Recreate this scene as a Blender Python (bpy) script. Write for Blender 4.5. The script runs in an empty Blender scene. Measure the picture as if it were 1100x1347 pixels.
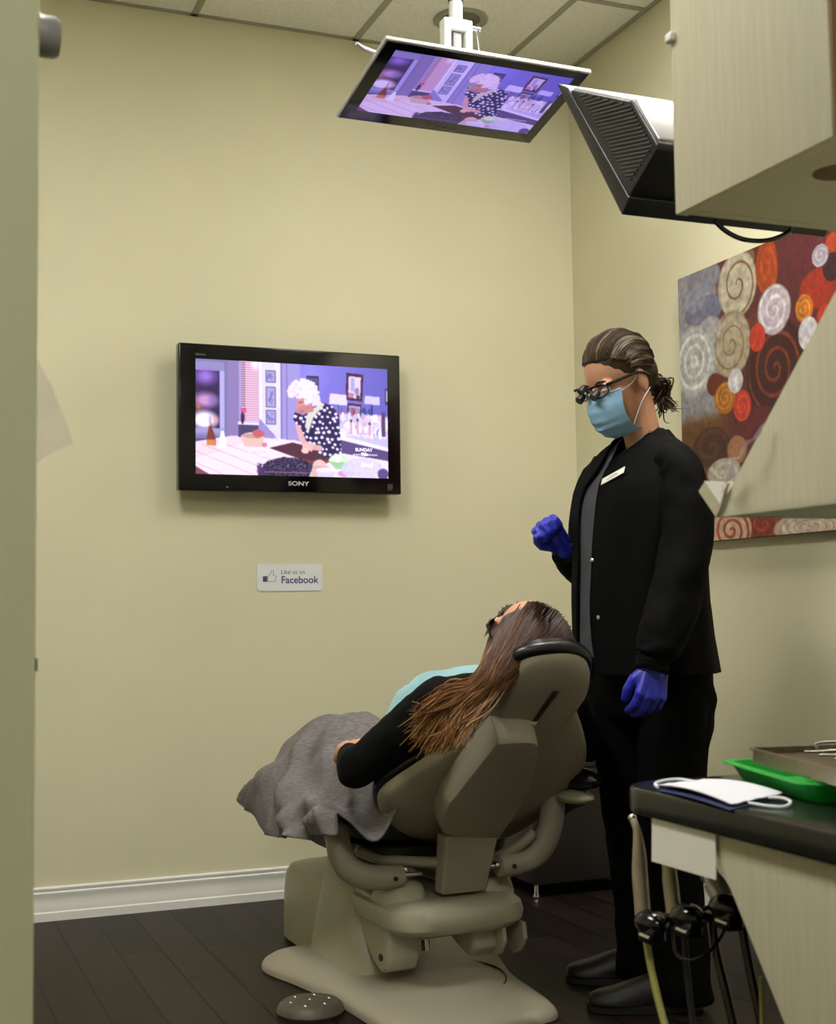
import bpy, bmesh, math, random
import numpy as np
from mathutils import Vector, Matrix, noise
R_ = math.radians
random.seed(7); rng = np.random.default_rng(7)
S = bpy.context.scene
COL = S.collection
# ------------------------------------------------------------------ camera
FPX = 1772.56
CAM = Vector((-2.5367, -4.6314, 1.005))
YAW, PIT, ROL = .3828, .0711, -.0135
cf = Vector((math.sin(YAW)*math.cos(PIT), math.cos(YAW)*math.cos(PIT), math.sin(PIT)))
cr = Vector((math.cos(YAW), -math.sin(YAW), 0)); cu = cr.cross(cf)
cr2 = cr*math.cos(ROL)+cu*math.sin(ROL); cu2 = -cr*math.sin(ROL)+cu*math.cos(ROL)
cam = bpy.data.cameras.new('camera'); co = bpy.data.objects.new('camera', cam); COL.objects.link(co)
co.matrix_world = Matrix(((cr2.x, cu2.x, -cf.x, CAM.x), (cr2.y, cu2.y, -cf.y, CAM.y), (cr2.z, cu2.z, -cf.z, CAM.z), (0, 0, 0, 1)))
cam.sensor_fit = 'HORIZONTAL'; cam.sensor_width = 36; cam.lens = FPX/1100*36; cam.clip_start = .05
cam.dof.use_dof = True; cam.dof.focus_distance = 3.9; cam.dof.aperture_fstop = 9.0
S.camera = co

def ray(x, y): return cf+(x-550)/FPX*cr2-(y-673.5)/FPX*cu2
def at(x, y, ax, v):                       # where the sight line through (x, y) meets the plane axis=v
    d = ray(x, y); return CAM+d*((v-CAM[ax])/d[ax])
def hit(x, y, P, n):
    d = ray(x, y); return CAM+d*((P-CAM).dot(n)/d.dot(n))
V = Vector

# ------------------------------------------------------------------ colour / materials
def lin(c): return tuple(((v/255)/12.92 if v/255 <= .04045 else ((v/255+.055)/1.055)**2.4) for v in c[:3])+(1,)
def new_mat(name):
    m = bpy.data.materials.new(name); m.use_nodes = True
    return m, m.node_tree.nodes, m.node_tree.links, m.node_tree.nodes['Principled BSDF']
def mat(name, col, rough=.5, metal=0., noise_amt=0., scale=30., bump=0., bscale=200., stretch=(1, 1, 1), spec=.5, coat=0., col2=None, sheen=0., trans=0., alpha=1.):
    m, N, Lk, p = new_mat(name)
    c = lin(col); p.inputs['Base Color'].default_value = c; p.inputs['Roughness'].default_value = rough
    p.inputs['Metallic'].default_value = metal; p.inputs['Specular IOR Level'].default_value = spec
    p.inputs['Coat Weight'].default_value = coat; p.inputs['Sheen Weight'].default_value = sheen
    p.inputs['Transmission Weight'].default_value = trans; p.inputs['Alpha'].default_value = alpha
    tc = N.new('ShaderNodeTexCoord'); mp = N.new('ShaderNodeMapping'); mp.inputs['Scale'].default_value = stretch
    Lk.new(tc.outputs['Object'], mp.inputs['Vector'])
    if noise_amt or col2:
        n = N.new('ShaderNodeTexNoise'); n.inputs['Scale'].default_value = scale; n.inputs['Detail'].default_value = 5
        Lk.new(mp.outputs[0], n.inputs['Vector'])
        r = N.new('ShaderNodeValToRGB'); r.color_ramp.elements[0].position = .35; r.color_ramp.elements[1].position = .65
        a = lin(col2) if col2 else tuple(v*(1-noise_amt) for v in c[:3])+(1,)
        r.color_ramp.elements[0].color = a; r.color_ramp.elements[1].color = c
        Lk.new(n.outputs['Fac'], r.inputs[0]); Lk.new(r.outputs[0], p.inputs['Base Color'])
    if bump:
        b = N.new('ShaderNodeTexNoise'); b.inputs['Scale'].default_value = bscale; b.inputs['Detail'].default_value = 4
        Lk.new(mp.outputs[0], b.inputs['Vector'])
        bn = N.new('ShaderNodeBump'); bn.inputs['Strength'].default_value = bump; bn.inputs['Distance'].default_value = .01
        Lk.new(b.outputs['Fac'], bn.inputs['Height']); Lk.new(bn.outputs[0], p.inputs['Normal'])
    return m
def emis(name, col, st):
    m, N, Lk, p = new_mat(name); p.inputs['Base Color'].default_value = lin(col)
    p.inputs['Emission Color'].default_value = lin(col); p.inputs['Emission Strength'].default_value = st; return m
M = {}
M['wall'] = mat('wall_paint', (214, 209, 180), .62, bump=.06, bscale=350, noise_amt=.03, scale=3)
M['green'] = mat('green_paint', (206, 207, 172), .6, bump=.05, bscale=300)
M['tbar'] = mat('tbar_metal', (168, 166, 156), .5)
M['white'] = mat('white_trim', (226, 226, 224), .35)
M['screenblack'] = mat('gloss_black', (9, 9, 11), .12, spec=.5)
M['black'] = mat('matte_black', (18, 18, 20), .5)
M['blackplastic'] = mat('black_plastic', (26, 26, 27), .38, bump=.05, bscale=600)
M['gloss_plastic'] = mat('glossy_black_plastic', (14, 14, 15), .14)
M['silver'] = mat('silver_plastic', (190, 190, 194), .28, metal=.35)
M['chrome'] = mat('chrome', (205, 205, 205), .14, metal=1.)
M['brushed'] = mat('brushed_steel', (170, 160, 145), .28, metal=1., noise_amt=.25, scale=40, stretch=(1, 8, 8))
M['paper'] = mat('paper', (232, 230, 222), .6)
M['laminate'] = mat('pale_wood_laminate', (196, 191, 167), .5, col2=(189, 183, 158), scale=44, stretch=(3.2, 3.2, .2))
M['edge'] = mat('laminate_edge_band', (190, 184, 158), .5, noise_amt=.1, scale=30, stretch=(.3, .3, 4))
M['hole'] = mat('grommet_brown', (112, 78, 44), .6, noise_amt=.4, scale=60)
M['counter'] = mat('dark_counter', (34, 36, 33), .2, noise_amt=.35, scale=150, bump=.02, bscale=300)
M['chair'] = mat('chair_plastic', (158, 151, 136), .42, bump=.05, bscale=500)
M['chair_light'] = mat('chair_pale_plastic', (170, 166, 147), .38)
M['chair_groove'] = mat('chair_groove', (40, 38, 34), .6)
M['vinyl'] = mat('black_vinyl', (15, 15, 17), .3, bump=.08, bscale=250)
M['jacket'] = mat('black_twill', (7, 7, 9), .85, bump=.25, bscale=420, spec=.12)
M['pants'] = mat('black_trousers', (6, 6, 7), .85, bump=.2, bscale=420, spec=.1)
M['scrub'] = mat('grey_scrub', (104, 108, 118), .85, noise_amt=.12, scale=25, bump=.2, bscale=300)
M['sweater'] = mat('black_knit', (9, 9, 10), .9, bump=.3, bscale=350, spec=.15)
M['blanket'] = mat('grey_cloth', (122, 117, 118), .9, col2=(96, 92, 94), scale=60, stretch=(1, 1, 6), bump=.35, bscale=260)
M['skin'] = mat('skin', (204, 150, 122), .5, noise_amt=.06, scale=30, spec=.4)
M['glove'] = mat('blue_nitrile', (46, 54, 190), .42, noise_amt=.1, scale=40, bump=.15, bscale=90)
M['maskblue'] = mat('mask_blue', (150, 194, 236), .75, noise_amt=.06, scale=60, bump=.08, bscale=300)
M['bib'] = mat('bib_blue', (150, 214, 232), .7, bump=.1, bscale=200)
_m, _N, _L, _p = new_mat('bib_paper'); _p.inputs['Base Color'].default_value = lin((176, 226, 240)); _p.inputs['Roughness'].default_value = .7
_t = _N.new('ShaderNodeBsdfTranslucent'); _t.inputs['Color'].default_value = lin((190, 236, 248)); _x = _N.new('ShaderNodeMixShader'); _x.inputs[0].default_value = .55
_L.new(_p.outputs[0], _x.inputs[1]); _L.new(_t.outputs[0], _x.inputs[2]); _L.new(_x.outputs[0], _N['Material Output'].inputs['Surface']); M['bib'] = _m
M['shoe'] = mat('black_shoe', (16, 16, 18), .45, bump=.1, bscale=150)
M['greentray'] = mat('green_tray', (30, 176, 66), .35)
M['navy'] = mat('navy_fabric', (38, 52, 96), .7)
M['maskwhite'] = mat('mask_white', (232, 232, 244), .75, bump=.08, bscale=300)
M['hose'] = mat('olive_hose', (150, 146, 78), .4)
M['tube'] = mat('handpiece_beige', (164, 152, 128), .35, metal=.3)
M['cabdark'] = mat('dark_cabinet', (34, 27, 23), .5, noise_amt=.3, scale=12, stretch=(1, 1, .2))
M['pedal'] = mat('pedal_grey', (84, 80, 70), .5, noise_amt=.2, scale=80)
M['sole'] = mat('sole', (28, 28, 29), .6)
M['lens'] = mat('dark_lens', (10, 8, 10), .08)
M['eye'] = mat('eye_white', (225, 220, 212), .25)
M['iris'] = mat('iris', (66, 48, 34), .2)
M['lip'] = mat('lip', (176, 98, 92), .5)
M['ink'] = mat('ink_blue', (58, 72, 118), .6)
M['inkgrey'] = mat('ink_grey', (96, 98, 108), .6)
M['logo'] = mat('logo_silver', (200, 200, 205), .35)
M['logo_dim'] = mat('logo_dim', (112, 110, 112), .4)
M['fixture'] = mat('fixture_white', (215, 212, 200), .5)

def clear_plastic(name, tint, a):
    m, N, Lk, p = new_mat(name)
    p.inputs['Base Color'].default_value = lin(tint); p.inputs['Roughness'].default_value = .12
    p.inputs['Alpha'].default_value = a; p.inputs['Specular IOR Level'].default_value = .9
    return m
M['film'] = clear_plastic('clear_film', (228, 216, 230), .42)
M['film2'] = clear_plastic('clear_film_thin', (205, 198, 212), .16)
M['glass'] = clear_plastic('lens_clear', (220, 220, 225), .15)

def hair_mat(name, cols, stretch, scale):
    m, N, Lk, p = new_mat(name); p.inputs['Roughness'].default_value = .5; p.inputs['Specular IOR Level'].default_value = .28
    tc = N.new('ShaderNodeTexCoord'); at_ = N.new('ShaderNodeAttribute'); at_.attribute_name = 'tone'
    r = N.new('ShaderNodeValToRGB'); e = r.color_ramp.elements
    e[0].position = 0; e[0].color = lin(cols[0]); e[1].position = 1; e[1].color = lin(cols[-1])
    for i, c in enumerate(cols[1:-1]): x = e.new((i+1)/(len(cols)-1)); x.color = lin(c)
    Lk.new(at_.outputs['Fac'], r.inputs[0]); Lk.new(r.outputs[0], p.inputs['Base Color'])
    return m
M['hair_w'] = hair_mat('brown_blonde_hair', [(34, 24, 18), (62, 48, 36), (104, 84, 60), (166, 140, 100)], (1, 1, 1), 20)
M['hair_p'] = hair_mat('brown_ombre_hair', [(30, 15, 11), (66, 38, 24), (116, 76, 44), (188, 142, 90)], (1, 1, 1), 20)

def floor_material():
    m, N, Lk, p = new_mat('dark_plank_tile')
    tc = N.new('ShaderNodeTexCoord'); mp = N.new('ShaderNodeMapping')
    mp.inputs['Rotation'].default_value = (0, 0, R_(90)); mp.inputs['Location'].default_value = (.02, .095, 0)
    Lk.new(tc.outputs['Object'], mp.inputs['Vector'])
    br = N.new('ShaderNodeTexBrick'); br.offset = .37; br.inputs['Scale'].default_value = 1
    br.inputs['Brick Width'].default_value = .9; br.inputs['Row Height'].default_value = .126
    br.inputs['Mortar Size'].default_value = .004; br.inputs['Mortar Smooth'].default_value = .3; br.inputs['Bias'].default_value = -.2
    br.inputs['Color1'].default_value = lin((44, 36, 32)); br.inputs['Color2'].default_value = lin((26, 21, 19)); br.inputs['Mortar'].default_value = lin((4, 3, 3))
    Lk.new(mp.outputs[0], br.inputs['Vector'])
    n = N.new('ShaderNodeTexNoise'); n.inputs['Scale'].default_value = 9; n.inputs['Detail'].default_value = 6
    m2 = N.new('ShaderNodeMapping'); m2.inputs['Scale'].default_value = (5, .7, 1); Lk.new(tc.outputs['Object'], m2.inputs['Vector']); Lk.new(m2.outputs[0], n.inputs['Vector'])
    mx = N.new('ShaderNodeMix'); mx.data_type = 'RGBA'; mx.blend_type = 'MULTIPLY'; mx.inputs[0].default_value = .55
    Lk.new(br.outputs['Color'], mx.inputs[6]); Lk.new(n.outputs['Color'], mx.inputs[7])
    Lk.new(mx.outputs[2], p.inputs['Base Color'])
    p.inputs['Roughness'].default_value = .4; p.inputs['Specular IOR Level'].default_value = .5; p.inputs['IOR'].default_value = 1.22
    b = N.new('ShaderNodeBump'); b.inputs['Strength'].default_value = .35; b.inputs['Distance'].default_value = .002; b.invert = True
    Lk.new(br.outputs['Fac'], b.inputs['Height']); Lk.new(b.outputs[0], p.inputs['Normal'])
    return m
M['floor'] = floor_material()
def ceiling_material():
    m, N, Lk, p = new_mat('ceiling_tile'); p.inputs['Roughness'].default_value = .9
    tc = N.new('ShaderNodeTexCoord'); n = N.new('ShaderNodeTexNoise'); n.inputs['Scale'].default_value = 90; n.inputs['Detail'].default_value = 6
    Lk.new(tc.outputs['Object'], n.inputs['Vector'])
    r = N.new('ShaderNodeValToRGB'); r.color_ramp.elements[0].position = .3; r.color_ramp.elements[1].position = .6
    r.color_ramp.elements[0].color = lin((240, 240, 234)); r.color_ramp.elements[1].color = lin((252, 252, 248))
    Lk.new(n.outputs['Fac'], r.inputs[0]); Lk.new(r.outputs[0], p.inputs['Base Color'])
    b = N.new('ShaderNodeBump'); b.inputs['Strength'].default_value = .3; b.inputs['Distance'].default_value = .003
    Lk.new(n.outputs['Fac'], b.inputs['Height']); Lk.new(b.outputs[0], p.inputs['Normal'])
    return m
M['ceiling'] = ceiling_material()
def attr_mat(name, emit=0., rough=.6):
    m, N, Lk, p = new_mat(name); a = N.new('ShaderNodeAttribute'); a.attribute_name = 'paint'
    p.inputs['Roughness'].default_value = rough
    if emit:
        p.inputs['Base Color'].default_value = (0.01, .01, .01, 1); p.inputs['Roughness'].default_value = .25
        Lk.new(a.outputs['Color'], p.inputs['Emission Color']); p.inputs['Emission Strength'].default_value = emit
    else:
        Lk.new(a.outputs['Color'], p.inputs['Base Color'])
        tc = N.new('ShaderNodeTexCoord'); n = N.new('ShaderNodeTexNoise'); n.inputs['Scale'].default_value = 160
        Lk.new(tc.outputs['Object'], n.inputs['Vector'])
        b = N.new('ShaderNodeBump'); b.inputs['Strength'].default_value = .25; b.inputs['Distance'].default_value = .004
        Lk.new(n.outputs['Fac'], b.inputs['Height']); Lk.new(b.outputs[0], p.inputs['Normal'])
    return m

# ------------------------------------------------------------------ object helpers
def thing(name, label, cat, loc, group=None):
    o = bpy.data.objects.new(name, None); COL.objects.link(o); o.location = loc; o.empty_display_size = .05
    tag(o, label, cat, group); return o
def tag(o, label=None, cat=None, group=None, kind=None):
    if label: o['label'] = label
    if cat: o['category'] = cat
    if group: o['group'] = group
    if kind: o['kind'] = kind
    return o
def rootloc(p):
    while p is not None and p.parent is not None: p = p.parent
    return V(p.location) if p is not None else V((0, 0, 0))
def link_mesh(name, me, m, parent=None, smooth=True):
    o = bpy.data.objects.new(name, me); COL.objects.link(o)
    if m is not None and not me.materials: me.materials.append(m)
    if parent is not None:
        me.transform(Matrix.Translation(-rootloc(parent))); o.parent = parent
    if smooth:
        me.polygons.foreach_set('use_smooth', [True]*len(me.polygons))
        try: me.set_sharp_from_angle(angle=R_(38))
        except Exception: pass
    me.update()
    return o
def frame_of(d, hint=V((0, 0, 1))):
    d = d.normalized()
    if abs(d.dot(hint)) > .97: hint = V((1, 0, 0))
    a = d.cross(hint).normalized(); return a, a.cross(d).normalized()
class B:
    def __init__(s): s.bm = bmesh.new()
    def loft(s, rings, cap=True, closed=True):
        vs = [[s.bm.verts.new(p) for p in r] for r in rings]; n = len(vs[0])
        for a, b in zip(vs, vs[1:]):
            for i in range(n if closed else n-1):
                j = (i+1) % n
                try: s.bm.faces.new((a[i], a[j], b[j], b[i]))
                except ValueError: pass
        if cap and closed:
            for r in (vs[0], vs[-1]):
                try: s.bm.faces.new(r)
                except ValueError: pass
        return s
    def box(s, lo, hi, bev=0., mx=None):
        t = bmesh.new(); bmesh.ops.create_cube(t, size=1)
        lo, hi = V(lo), V(hi)
        for v in t.verts: v.co = V((lo[i]+(v.co[i]+.5)*(hi[i]-lo[i]) for i in range(3)))
        if bev: bmesh.ops.bevel(t, geom=t.edges[:], offset=bev, segments=3, affect='EDGES', profile=.5)
        if mx is not None: bmesh.ops.transform(t, matrix=mx, verts=t.verts[:])
        return s.add(t)
    def add(s, t):
        me = bpy.data.meshes.new('t'); t.to_mesh(me); t.free(); s.bm.from_mesh(me); bpy.data.meshes.remove(me); return s
    def prism(s, pts, ext, bev=0.):
        t = bmesh.new(); ext = V(ext)
        a = [t.verts.new(p) for p in pts]; b = [t.verts.new(V(p)+ext) for p in pts]; n = len(a)
        t.faces.new(a); t.faces.new(b[::-1])
        for i in range(n): t.faces.new((a[i], b[i], b[(i+1) % n], a[(i+1) % n]))
        bmesh.ops.recalc_face_normals(t, faces=t.faces[:])
        if bev: bmesh.ops.bevel(t, geom=t.edges[:], offset=bev, segments=3, affect='EDGES', profile=.5)
        return s.add(t)
    def tube(s, pts, rad, seg=12, cap=True, flat=1., hint=V((0, 0, 1))):
        pts = [V(p) for p in pts]; n = len(pts)
        if not hasattr(rad, '__len__'): rad = [rad]*n
        rings = []; pa = None
        for i, p in enumerate(pts):
            d = (pts[min(i+1, n-1)]-pts[max(i-1, 0)])
            if d.length < 1e-9: d = V((0, 0, 1))
            d.normalize()
            if pa is None: a, b = frame_of(d, hint)
            else:
                a = pa-d*pa.dot(d)
                if a.length < 1e-6: a, _ = frame_of(d, hint)
                a.normalize(); b = a.cross(d)
            pa = a
            rings.append([p+(a*math.cos(t)+b*math.sin(t)*flat)*rad[i] for t in [k*2*math.pi/seg for k in range(seg)]])
        return s.loft(rings, cap)
    def cyl(s, p0, p1, r0, r1=None, seg=24): return s.tube([p0, p1], [r0, r0 if r1 is None else r1], seg)
    def ell(s, c, r, mx=None, u=24, v=16):
        t = bmesh.new(); bmesh.ops.create_uvsphere(t, u_segments=u, v_segments=v, radius=1)
        if not hasattr(r, '__len__'): r = (r, r, r)
        X = Matrix.Translation(V(c)) @ ((mx.to_4x4() if mx is not None else Matrix.Identity(4)) @ Matrix.Diagonal((*r, 1)))
        bmesh.ops.transform(t, matrix=X, verts=t.verts[:]); return s.add(t)
    def disc(s, c, ax, r, h, seg=32): return s.cyl(V(c), V(c)+V(ax).normalized()*h, r, r, seg)
    def lathe(s, c, ax, prof, seg=32):
        c = V(c); ax = V(ax).normalized(); a, b = frame_of(ax)
        return s.loft([[c+ax*h+(a*math.cos(t)+b*math.sin(t))*r for t in [k*2*math.pi/seg for k in range(seg)]] for r, h in prof])
    def mesh(s, name):
        bmesh.ops.recalc_face_normals(s.bm, faces=s.bm.faces[:])
        me = bpy.data.meshes.new(name); s.bm.to_mesh(me); s.bm.free(); return me
    def build(s, name, m, parent=None, smooth=True): return link_mesh(name, s.mesh(name), m, parent, smooth)
    def remesh(s, name, m, parent=None, voxel=.006, smooth=6, fac=.5, disp=None, dec=None):
        me = s.mesh(name); o = bpy.data.objects.new(name, me); COL.objects.link(o)
        r = o.modifiers.new('r', 'REMESH'); r.mode = 'VOXEL'; r.voxel_size = voxel
        if smooth: q = o.modifiers.new('s', 'SMOOTH'); q.factor = fac; q.iterations = smooth
        dg = bpy.context.evaluated_depsgraph_get(); dg.update()
        me2 = bpy.data.meshes.new_from_object(o.evaluated_get(dg)); bpy.data.objects.remove(o); bpy.data.meshes.remove(me); me2.name = name
        if disp:
            co_ = [v.co.copy() for v in me2.vertices]; no = [v.normal.copy() for v in me2.vertices]
            for v, c, n_ in zip(me2.vertices, co_, no): v.co = c+n_*disp(c)
        me2.materials.clear()
        return link_mesh(name, me2, m, parent)
def smooth_pts(pts, n=8, closed=False):
    pts = [V(p) for p in pts]; out = []; N_ = len(pts)
    rngi = range(N_ if closed else N_-1)
    for i in rngi:
        g = (lambda k: pts[k % N_]) if closed else (lambda k: pts[max(0, min(N_-1, k))])
        p0, p1, p2, p3 = g(i-1), g(i), g(i+1), g(i+2)
        for k in range(n):
            t = k/n
            out.append(.5*((2*p1)+(p2-p0)*t+(2*p0-5*p1+4*p2-p3)*t*t+(3*p1-p0-3*p2+p3)*t**3))
    if not closed: out.append(pts[-1])
    return out
def interp(a, n):                          # resample a list of numbers
    x = np.linspace(0, len(a)-1, n); return list(np.interp(x, range(len(a)), a))
def text_mesh(name, body, m, parent, origin, xa, ya, size, align='LEFT', ext=.0004, bold=False, sx=1.):
    c = bpy.data.curves.new(name, 'FONT'); c.body = body; c.size = size; c.extrude = ext; c.align_x = align
    if bold: c.offset = size*.016
    o = bpy.data.objects.new(name, c); COL.objects.link(o)
    dg = bpy.context.evaluated_depsgraph_get(); dg.update()
    me = bpy.data.meshes.new_from_object(o.evaluated_get(dg)); bpy.data.objects.remove(o)
    xa = V(xa).normalized(); ya = V(ya).normalized(); za = xa.cross(ya)
    X = Matrix(((xa.x*sx, ya.x, za.x, origin[0]), (xa.y*sx, ya.y, za.y, origin[1]), (xa.z*sx, ya.z, za.z, origin[2]), (0, 0, 0, 1)))
    me.transform(X); me.materials.clear(); return link_mesh(name, me, m, parent, smooth=False)
def nz(p, s, o=0.): return noise.noise(V(p)*s+V((o, o*1.7, o*.3)))

# ------------------------------------------------------------------ the room
H = 3.129
def struct(name, b, m, smooth=False):
    o = b.build(name, m, smooth=smooth); o['kind'] = 'structure'; return o
struct('floor', B().box((-4.6, -7.6, -.1), (.1, .1, 0)), M['floor'])
struct('wall_back', B().box((-4.6, 0, -.1), (.12, .12, H+.1)), M['wall'])
struct('wall_right', B().box((0, -7.6, -.1), (.12, 0, H+.1)), M['wall'])
struct('wall_rear', B().box((-4.6, -7.6, -.1), (.12, -7.48, H+.1)), M['wall'])
struct('wall_left', B().box((-4.6, -7.5, -.1), (-4.48, 0, H+.1)), M['wall'])
struct('wall_partition', B().box((-4.5, -3.05, 0), (-2.368, -2.93, H-.005), .004), M['green'])
struct('ceiling', B().box((-4.6, -7.6, H), (.12, .12, H+.1)), M['ceiling'])
gx = [-.291-.61*k for k in range(7)]; gy = [-.603-1.22*k for k in range(6)]
g = B()
for x in gx: g.box((x-.012, -7.48, H-.004), (x+.012, -.001, H+.001))
for y in gy: g.box((-4.47, y-.012, H-.0045), (-.001, y+.012, H+.001))
for lo, hi in (((-4.47, -.022, H-.004), (-.001, -.001, H)), ((-.022, -7.48, H-.004), (-.001, -.001, H))): g.box(lo, hi)
struct('trim_ceiling_grid', g, M['tbar'])
def skirting(P, d, out, length):
    prof = [(0, 0), (.016, 0), (.016, .026), (.012, .030), (.012, .036), (.011, .05), (.009, .062), (.010, .078), (.013, .086), (.013, .09), (.009, .094), (.012, .1), (.012, .105), (.006, .109), (0, .109)]
    P, d, out = V(P), V(d), V(out)
    return B().loft([[P+d*t+out*a+V((0, 0, b)) for a, b in prof] for t in (0, length)])
struct('baseboard_back', skirting((-4.47, 0, 0), (1, 0, 0), (0, -1, 0), 4.47), M['white'], True)
struct('baseboard_right', skirting((0, -.018, 0), (0, -1, 0), (-1, 0, 0), 7.4), M['white'], True)

# recessed disc in the ceiling
t = thing('ceiling_speaker', 'round grey recessed disc in the ceiling behind the monitor pole', 'ceiling fitting', (-.6, -.3, H))
B().lathe((-.6, -.3, H+.002), (0, 0, -1), [(.098, 0), (.1, .006), (.092, .012), (.075, .008), (.07, .004)], 48).build('trim_ring', M['tbar'], t)
B().lathe((-.6, -.3, H+.001), (0, 0, -1), [(.072, 0), (.072, .004), (.03, .009), (.002, .01)], 40).build('grille', mat('grille_grey', (120, 118, 104), .6, noise_amt=.3, scale=400), t)

# ceiling lights (outside the frame, they light the room)
def troffer(x0, x1, y0, y1, st, where):
    t = thing('ceiling_light', where, 'ceiling light', ((x0+x1)/2, (y0+y1)/2, H), 'fluorescent panels in the tiled ceiling')
    f = B()
    for lo, hi in (((x0, y0, H-.012), (x0+.03, y1, H-.0035)), ((x1-.03, y0, H-.012), (x1, y1, H-.0035)), ((x0, y0, H-.012), (x1, y0+.03, H-.0035)), ((x0, y1-.03, H-.012), (x1, y1, H-.0035))): f.box(lo, hi)
    f.build('frame', M['fixture'], t, False)
    B().box((x0+.03, y0+.03, H-.009), (x1-.03, y1-.03, H-.005)).build('diffuser', emis('diffuser_%d' % (st*10), (255, 252, 244), st), t, False)
troffer(gx[1]+.03, gx[0]-.03, -2.35, -1.35, 29., 'fluorescent ceiling panel nearest the back wall, right of the ceiling monitor')
troffer(gx[4]+.03, gx[3]-.03, -2.80, -1.70, 35., 'fluorescent ceiling panel over the left side of the room')
troffer(gx[4]+.03, gx[3]-.03, -5.9, -4.9, 34., 'fluorescent ceiling panel behind the viewpoint')

# ------------------------------------------------------------------ painted pictures
class Canvas:
    def __init__(s, w, h, bg=(0, 0, 0)):
        s.w, s.h = w, h; s.a = np.zeros((h, w, 3)); s.a[:] = bg
        s.X, s.Y = np.meshgrid((np.arange(w)+.5)/w, (np.arange(h)+.5)/h)
    def put(s, m, c, al=1.):
        m = m*al if m.dtype != bool else m.astype(float)*al
        s.a += (np.array(c, float)-s.a)*m[..., None]
    def rect(s, x0, y0, x1, y1, c, al=1.): s.put((s.X >= x0) & (s.X < x1) & (s.Y >= y0) & (s.Y < y1), c, al)
    def ell(s, x, y, rx, ry, c, al=1., soft=.0):
        d = np.sqrt(((s.X-x)/rx)**2+((s.Y-y)/ry)**2)
        s.put(np.clip((1-d)/soft, 0, 1) if soft else d < 1, c, al)
    def poly(s, pts, c, al=1.):
        ins = np.zeros(s.X.shape, bool); n = len(pts)
        for i in range(n):
            (x1, y1), (x2, y2) = pts[i], pts[(i+1) % n]
            if y1 == y2: continue
            k = ((y1 > s.Y) != (y2 > s.Y)) & (s.X < (x2-x1)*(s.Y-y1)/(y2-y1)+x1); ins ^= k
        s.put(ins, c, al); return ins
    def line(s, x0, y0, x1, y1, w, c, al=1.):
        asp = s.h/s.w; dx, dy = x1-x0, (y1-y0)*asp; L2 = dx*dx+dy*dy
        t = np.clip(((s.X-x0)*dx+(s.Y-y0)*asp*dy)/L2, 0, 1)
        s.put(np.hypot(s.X-x0-t*dx, (s.Y-y0)*asp-t*dy) < w, c, al)
def grid_picture(name, cv, P0, ex, ey, m, parent):      # P0 top-left, ex across, ey down
    w, h = cv.w, cv.h; P0, ex, ey = (np.array(V(q)) for q in (P0, ex, ey))
    U, W_ = np.meshgrid(np.linspace(0, 1, w), np.linspace(0, 1, h))
    co_ = P0+U[..., None]*ex+W_[..., None]*ey
    co_ = co_.reshape(-1, 3)-np.array(rootloc(parent))
    idx = np.arange(w*h).reshape(h, w)
    f = np.stack([idx[:-1, :-1], idx[1:, :-1], idx[1:, 1:], idx[:-1, 1:]], -1).reshape(-1, 4)
    me = bpy.data.meshes.new(name); me.vertices.add(w*h); me.vertices.foreach_set('co', co_.ravel())
    me.loops.add(f.size); me.loops.foreach_set('vertex_index', f.ravel().astype(np.int32))
    me.polygons.add(len(f)); me.polygons.foreach_set('loop_start', np.arange(0, f.size, 4, dtype=np.int32))
    me.update(calc_edges=True); me.validate()
    a = me.attributes.new('paint', 'FLOAT_COLOR', 'POINT')
    c = np.clip(cv.a/255, 0, 1); c = np.where(c <= .04045, c/12.92, ((c+.055)/1.055)**2.4)
    a.data.foreach_set('color', np.concatenate([c.reshape(-1, 3), np.ones((w*h, 1))], 1).ravel().astype(np.float32))
    me.materials.append(m); o = bpy.data.objects.new(name, me); COL.objects.link(o); o.parent = parent; return o

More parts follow.
